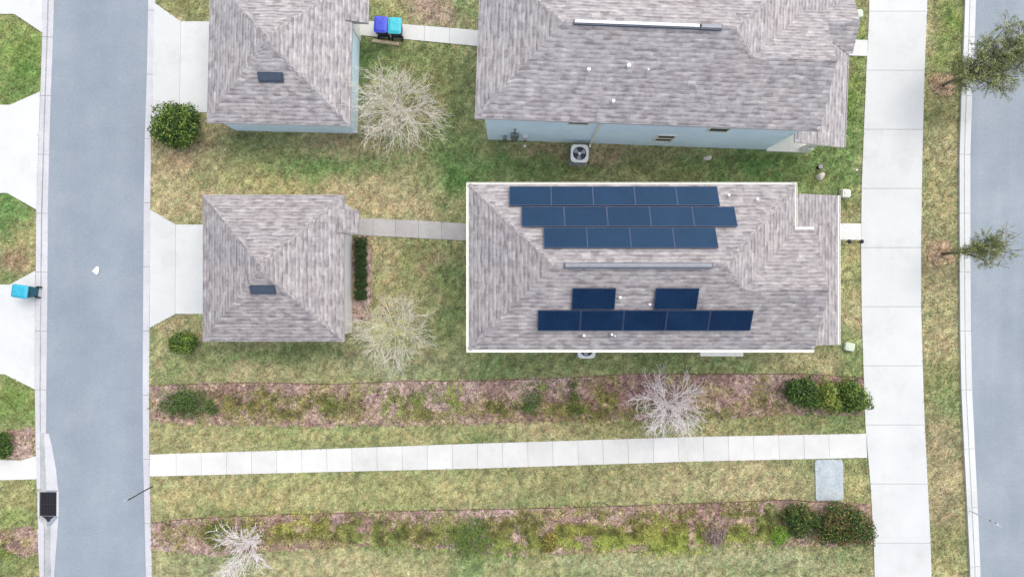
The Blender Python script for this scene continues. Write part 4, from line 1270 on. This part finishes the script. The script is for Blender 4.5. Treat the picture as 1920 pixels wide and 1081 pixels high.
def oak(label, px, py, hcrown, lumps, n, size, seed):
    """street tree: trunk, limbs to each lump, feathery twigs and small leaves"""
    rg = random.Random(seed); x, y = G(px, py)
    t = empty('street_tree', label, 'tree', (x, y, 0), 0, 'evergreen trees on the verge')
    tr = MB(); tr.tube([(0, 0, 0), (.03, .02, 1.0), (.0, .05, 1.9)], [.085, .07, .055], 9); tr.build('trunk', M['bark'], t)
    lb = MB(); P = []; D = []; Cc = []
    for (lx, ly, lz, lr, m) in lumps:
        c = Vector((lx, ly, lz))
        lb.tube([(0, .03, 1.5), c * .5 + Vector((0, 0, .9)), c], [.045, .03, .012], 6, caps=False)
        for k in range(int(m / 17)):
            d = Vector((rg.gauss(0, 1), rg.gauss(0, 1), rg.gauss(.25, .8))).normalized()
            s = c + d * lr * rg.uniform(.1, .55); e = s + (d + Vector((rg.gauss(0, .4), rg.gauss(0, .4), .15))).normalized() * lr * rg.uniform(.35, .8)
            lb.tube([s, s.lerp(e, .5) + Vector((0, 0, .03)), e], [.011, .008, .004], 3, caps=False)
            q = 26
            f = np.array([rg.random() ** .7 for _ in range(q)])[:, None]
            pts = np.array(s)[None] * (1 - f) + np.array(e)[None] * f + RNG.normal(0, .045, (q, 3))
            P.append(pts); D.append(np.tile(np.array(d) + np.array([0, 0, .8]), (q, 1)))
            base = [A(96, 106, 62), A(112, 120, 78), A(84, 96, 52), A(150, 154, 108), A(128, 136, 74)][rg.choice([0, 0, 1, 1, 2, 3, 3, 4])] * 1.15
            Cc.append(base[None] * (1 + RNG.normal(0, .16, (q, 1))))
    lb.build('branches', M['bark'], t)
    leaves_mesh('crown', np.concatenate(P), np.concatenate(D), size, np.concatenate(Cc), t, aspect=.42)
    return t


oak('larger feathery evergreen tree on the verge at the top right', 1768, 160, 3.4,
    [(.1, .1, 3.1, 1.0, 3400), (.85, .5, 3.5, 1.0, 3400), (-.65, -.45, 2.8, .85, 2900), (.35, -.55, 3.1, .9, 2600), (-.1, .85, 3.2, .75, 1300), (1.2, 1.2, 3.8, .85, 1300), (1.5, .1, 3.5, .8, 1500), (-.95, .2, 2.5, .6, 1000), (.5, 1.6, 3.7, .7, 450), (.75, -1.1, 3.1, .7, 450), (1.5, -.6, 3.2, .6, 350)], 0, .031, 5)
oak('smaller thin-leaved evergreen tree on the verge below the larger one', 1766, 476, 2.9,
    [(.05, .1, 2.5, .62, 1900), (.5, .15, 2.9, .7, 1900), (-.5, .0, 2.1, .5, 800), (.9, .4, 3.1, .65, 500), (.25, .6, 2.7, .55, 480), (.3, -.45, 2.6, .5, 520), (1.15, -.05, 3.0, .6, 330), (.95, .9, 3.2, .5, 180), (.7, -.7, 2.8, .5, 150)], 0, .028, 9)

# ------------------------------------------------------------------ grow the grass and scatter chips last (footprints are known)
GX, GY = lawn_points(620000)
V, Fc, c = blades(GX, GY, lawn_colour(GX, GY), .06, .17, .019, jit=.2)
o = raw_mesh('lawn_grass', V, Fc, M['blade'], c); tag(o, 'short patchy lawn grass, green and straw coloured', 'grass', kind='stuff')

cx_, cy_, cc_ = [], [], []
for w in BEDW:
    xs = [p[0] for p in w]; yy = [p[1] for p in w]
    n = int((max(xs) - min(xs)) * (max(yy) - min(yy)) * 420)
    x = RNG.uniform(min(xs), max(xs), n); y = RNG.uniform(min(yy), max(yy), n)
    k = in_poly(x, y, w); cx_.append(x[k]); cy_.append(y[k])
x = np.concatenate(cx_); y = np.concatenate(cy_)
V, Fc, c = blades(x, y, mulch_colour(x, y), .06, .15, .028, (1.0, 1.5), .03, .36)
o = raw_mesh('mulch_chips', V, Fc, M['mulch'], c); tag(o, 'loose reddish bark chips covering the beds', 'mulch', kind='stuff')

WEED = [(480,995,170,22,'ol'),(720,992,150,22,'ol'),(950,998,150,24,'ol'),(1180,990,170,26,'ol'),(1390,985,90,26,'ol'),(1150,1012,200,14,'lt'),(560,760,200,22,'ol'),(1050,765,160,16,'ol'),(420,752,16,24,'ol'),(540,772,20,18,'ol'),(620,760,18,20,'md'),(715,752,26,26,'md'),(735,770,20,16,'fr'),(780,748,32,26,'md'),(800,775,26,14,'ol'),(850,745,12,26,'lt'),(930,770,26,14,'ol'),
        (1110,775,40,14,'ol'),(1140,740,20,24,'ol'),(1330,775,60,10,'ol'),(1440,745,24,26,'ol'),(1180,775,40,12,'ol'),(505,735,18,14,'ol'),(470,760,10,20,'ol'),(1010,725,24,10,'md'),
        (440,990,20,24,'ol'),(545,985,70,20,'ye'),(600,990,30,18,'ol'),(690,990,40,24,'md'),(705,1010,40,14,'fr'),(745,1000,28,18,'md'),(800,1000,30,20,'ol'),(850,1000,30,30,'fr'),(950,990,36,26,'ol'),
        (1080,985,40,24,'ye'),(1130,1010,60,20,'lt'),(1125,965,30,14,'ol'),(1190,1000,60,22,'ol'),(1240,990,50,26,'ye'),(1280,1005,50,16,'lt'),(1320,965,36,20,'ol'),(1390,975,40,24,'ol'),(1400,1000,50,18,'lt'),(1440,970,22,30,'md'),
        (980,970,40,14,'ol'),(1000,1020,50,16,'lt'),(930,1030,50,14,'fr'),(10,1028,16,14,'md'),(30,1012,12,10,'ol'),(1230,1025,60,10,'lt')]
wx, wy, wc = [], [], []
for px, py, rx, ry, k in WEED:
    n = int(rx * ry * 1.9)
    a = RNG.normal(0, .75, n); b = RNG.normal(0, .62, n)
    X, Y = G(px + a * rx, py + b * ry); wx.append(X); wy.append(Y); wc.append((SH[k] * 1.30 + A(160, 148, 100) * .36)[None] * np.ones((n, 1)))
x = np.concatenate(wx); y = np.concatenate(wy); cc = np.concatenate(wc)
cc = cc * np.clip(.35 + 1.3 * vnoise(x, y, 5.0, 91), .3, 1.8)[:, None]
on = np.zeros(len(x), bool)
for p in PAVED: on |= in_poly(x, y, p)
x, y, cc = x[~on], y[~on], cc[~on]
k = vnoise(x, y, 2.2, 95) + RNG.normal(0, .12, len(x)) > .40; x, y, cc = x[k], y[k], cc[k]
V, Fc, c = blades(x, y, cc, .08, .24, .024, (.5, 1.25), .02, .28)
o = raw_mesh('weeds', V, Fc, M['blade'], c); tag(o, 'mixed low weeds growing through the mulch beds', 'weeds', kind='stuff')

# ------------------------------------------------------------------ light, sky, camera
SUN_EL, SUN_ROT = R(60), R(40)
w = bpy.data.worlds.new('World'); SC.world = w; w.use_nodes = True
nt = w.node_tree; bg = nt.nodes['Background']
sky = nt.nodes.new('ShaderNodeTexSky'); sky.sky_type = 'NISHITA'; sky.sun_disc = False
sky.sun_elevation = SUN_EL; sky.sun_rotation = SUN_ROT; sky.air_density = 1.0; sky.dust_density = 3.0; sky.ozone_density = 1.0
hs = nt.nodes.new('ShaderNodeHueSaturation'); hs.inputs['Saturation'].default_value = 0.62      # thin overcast: paler sky
nt.links.new(sky.outputs[0], hs.inputs['Color']); nt.links.new(hs.outputs[0], bg.inputs['Color']); bg.inputs['Strength'].default_value = 0.15
sd = bpy.data.lights.new('Sun', 'SUN'); sd.energy = 1.4; sd.angle = R(100); sd.color = (1.0, .95, .88)
so = bpy.data.objects.new('Sun', sd); C.objects.link(so)
dv = Vector((math.sin(SUN_ROT) * math.cos(SUN_EL), math.cos(SUN_ROT) * math.cos(SUN_EL), math.sin(SUN_EL)))
so.rotation_euler = dv.to_track_quat('Z', 'Y').to_euler(); so.location = dv * 60

cd = bpy.data.cameras.new('Camera'); co = bpy.data.objects.new('Camera', cd); C.objects.link(co)
co.location = (0, 0, H); co.rotation_euler = (0, 0, 0)
cd.sensor_fit = 'HORIZONTAL'; cd.sensor_width = 36; cd.lens = 36 * F / 1920; cd.clip_end = 1500
SC.camera = co
vs = SC.view_settings; SC.display_settings.display_device = 'sRGB'
vs.view_transform = 'Standard'; vs.look = 'None'; vs.gamma = 1; vs.use_curve_mapping = False; vs.exposure = 0.56
SC.cycles.filter_width = 1.45
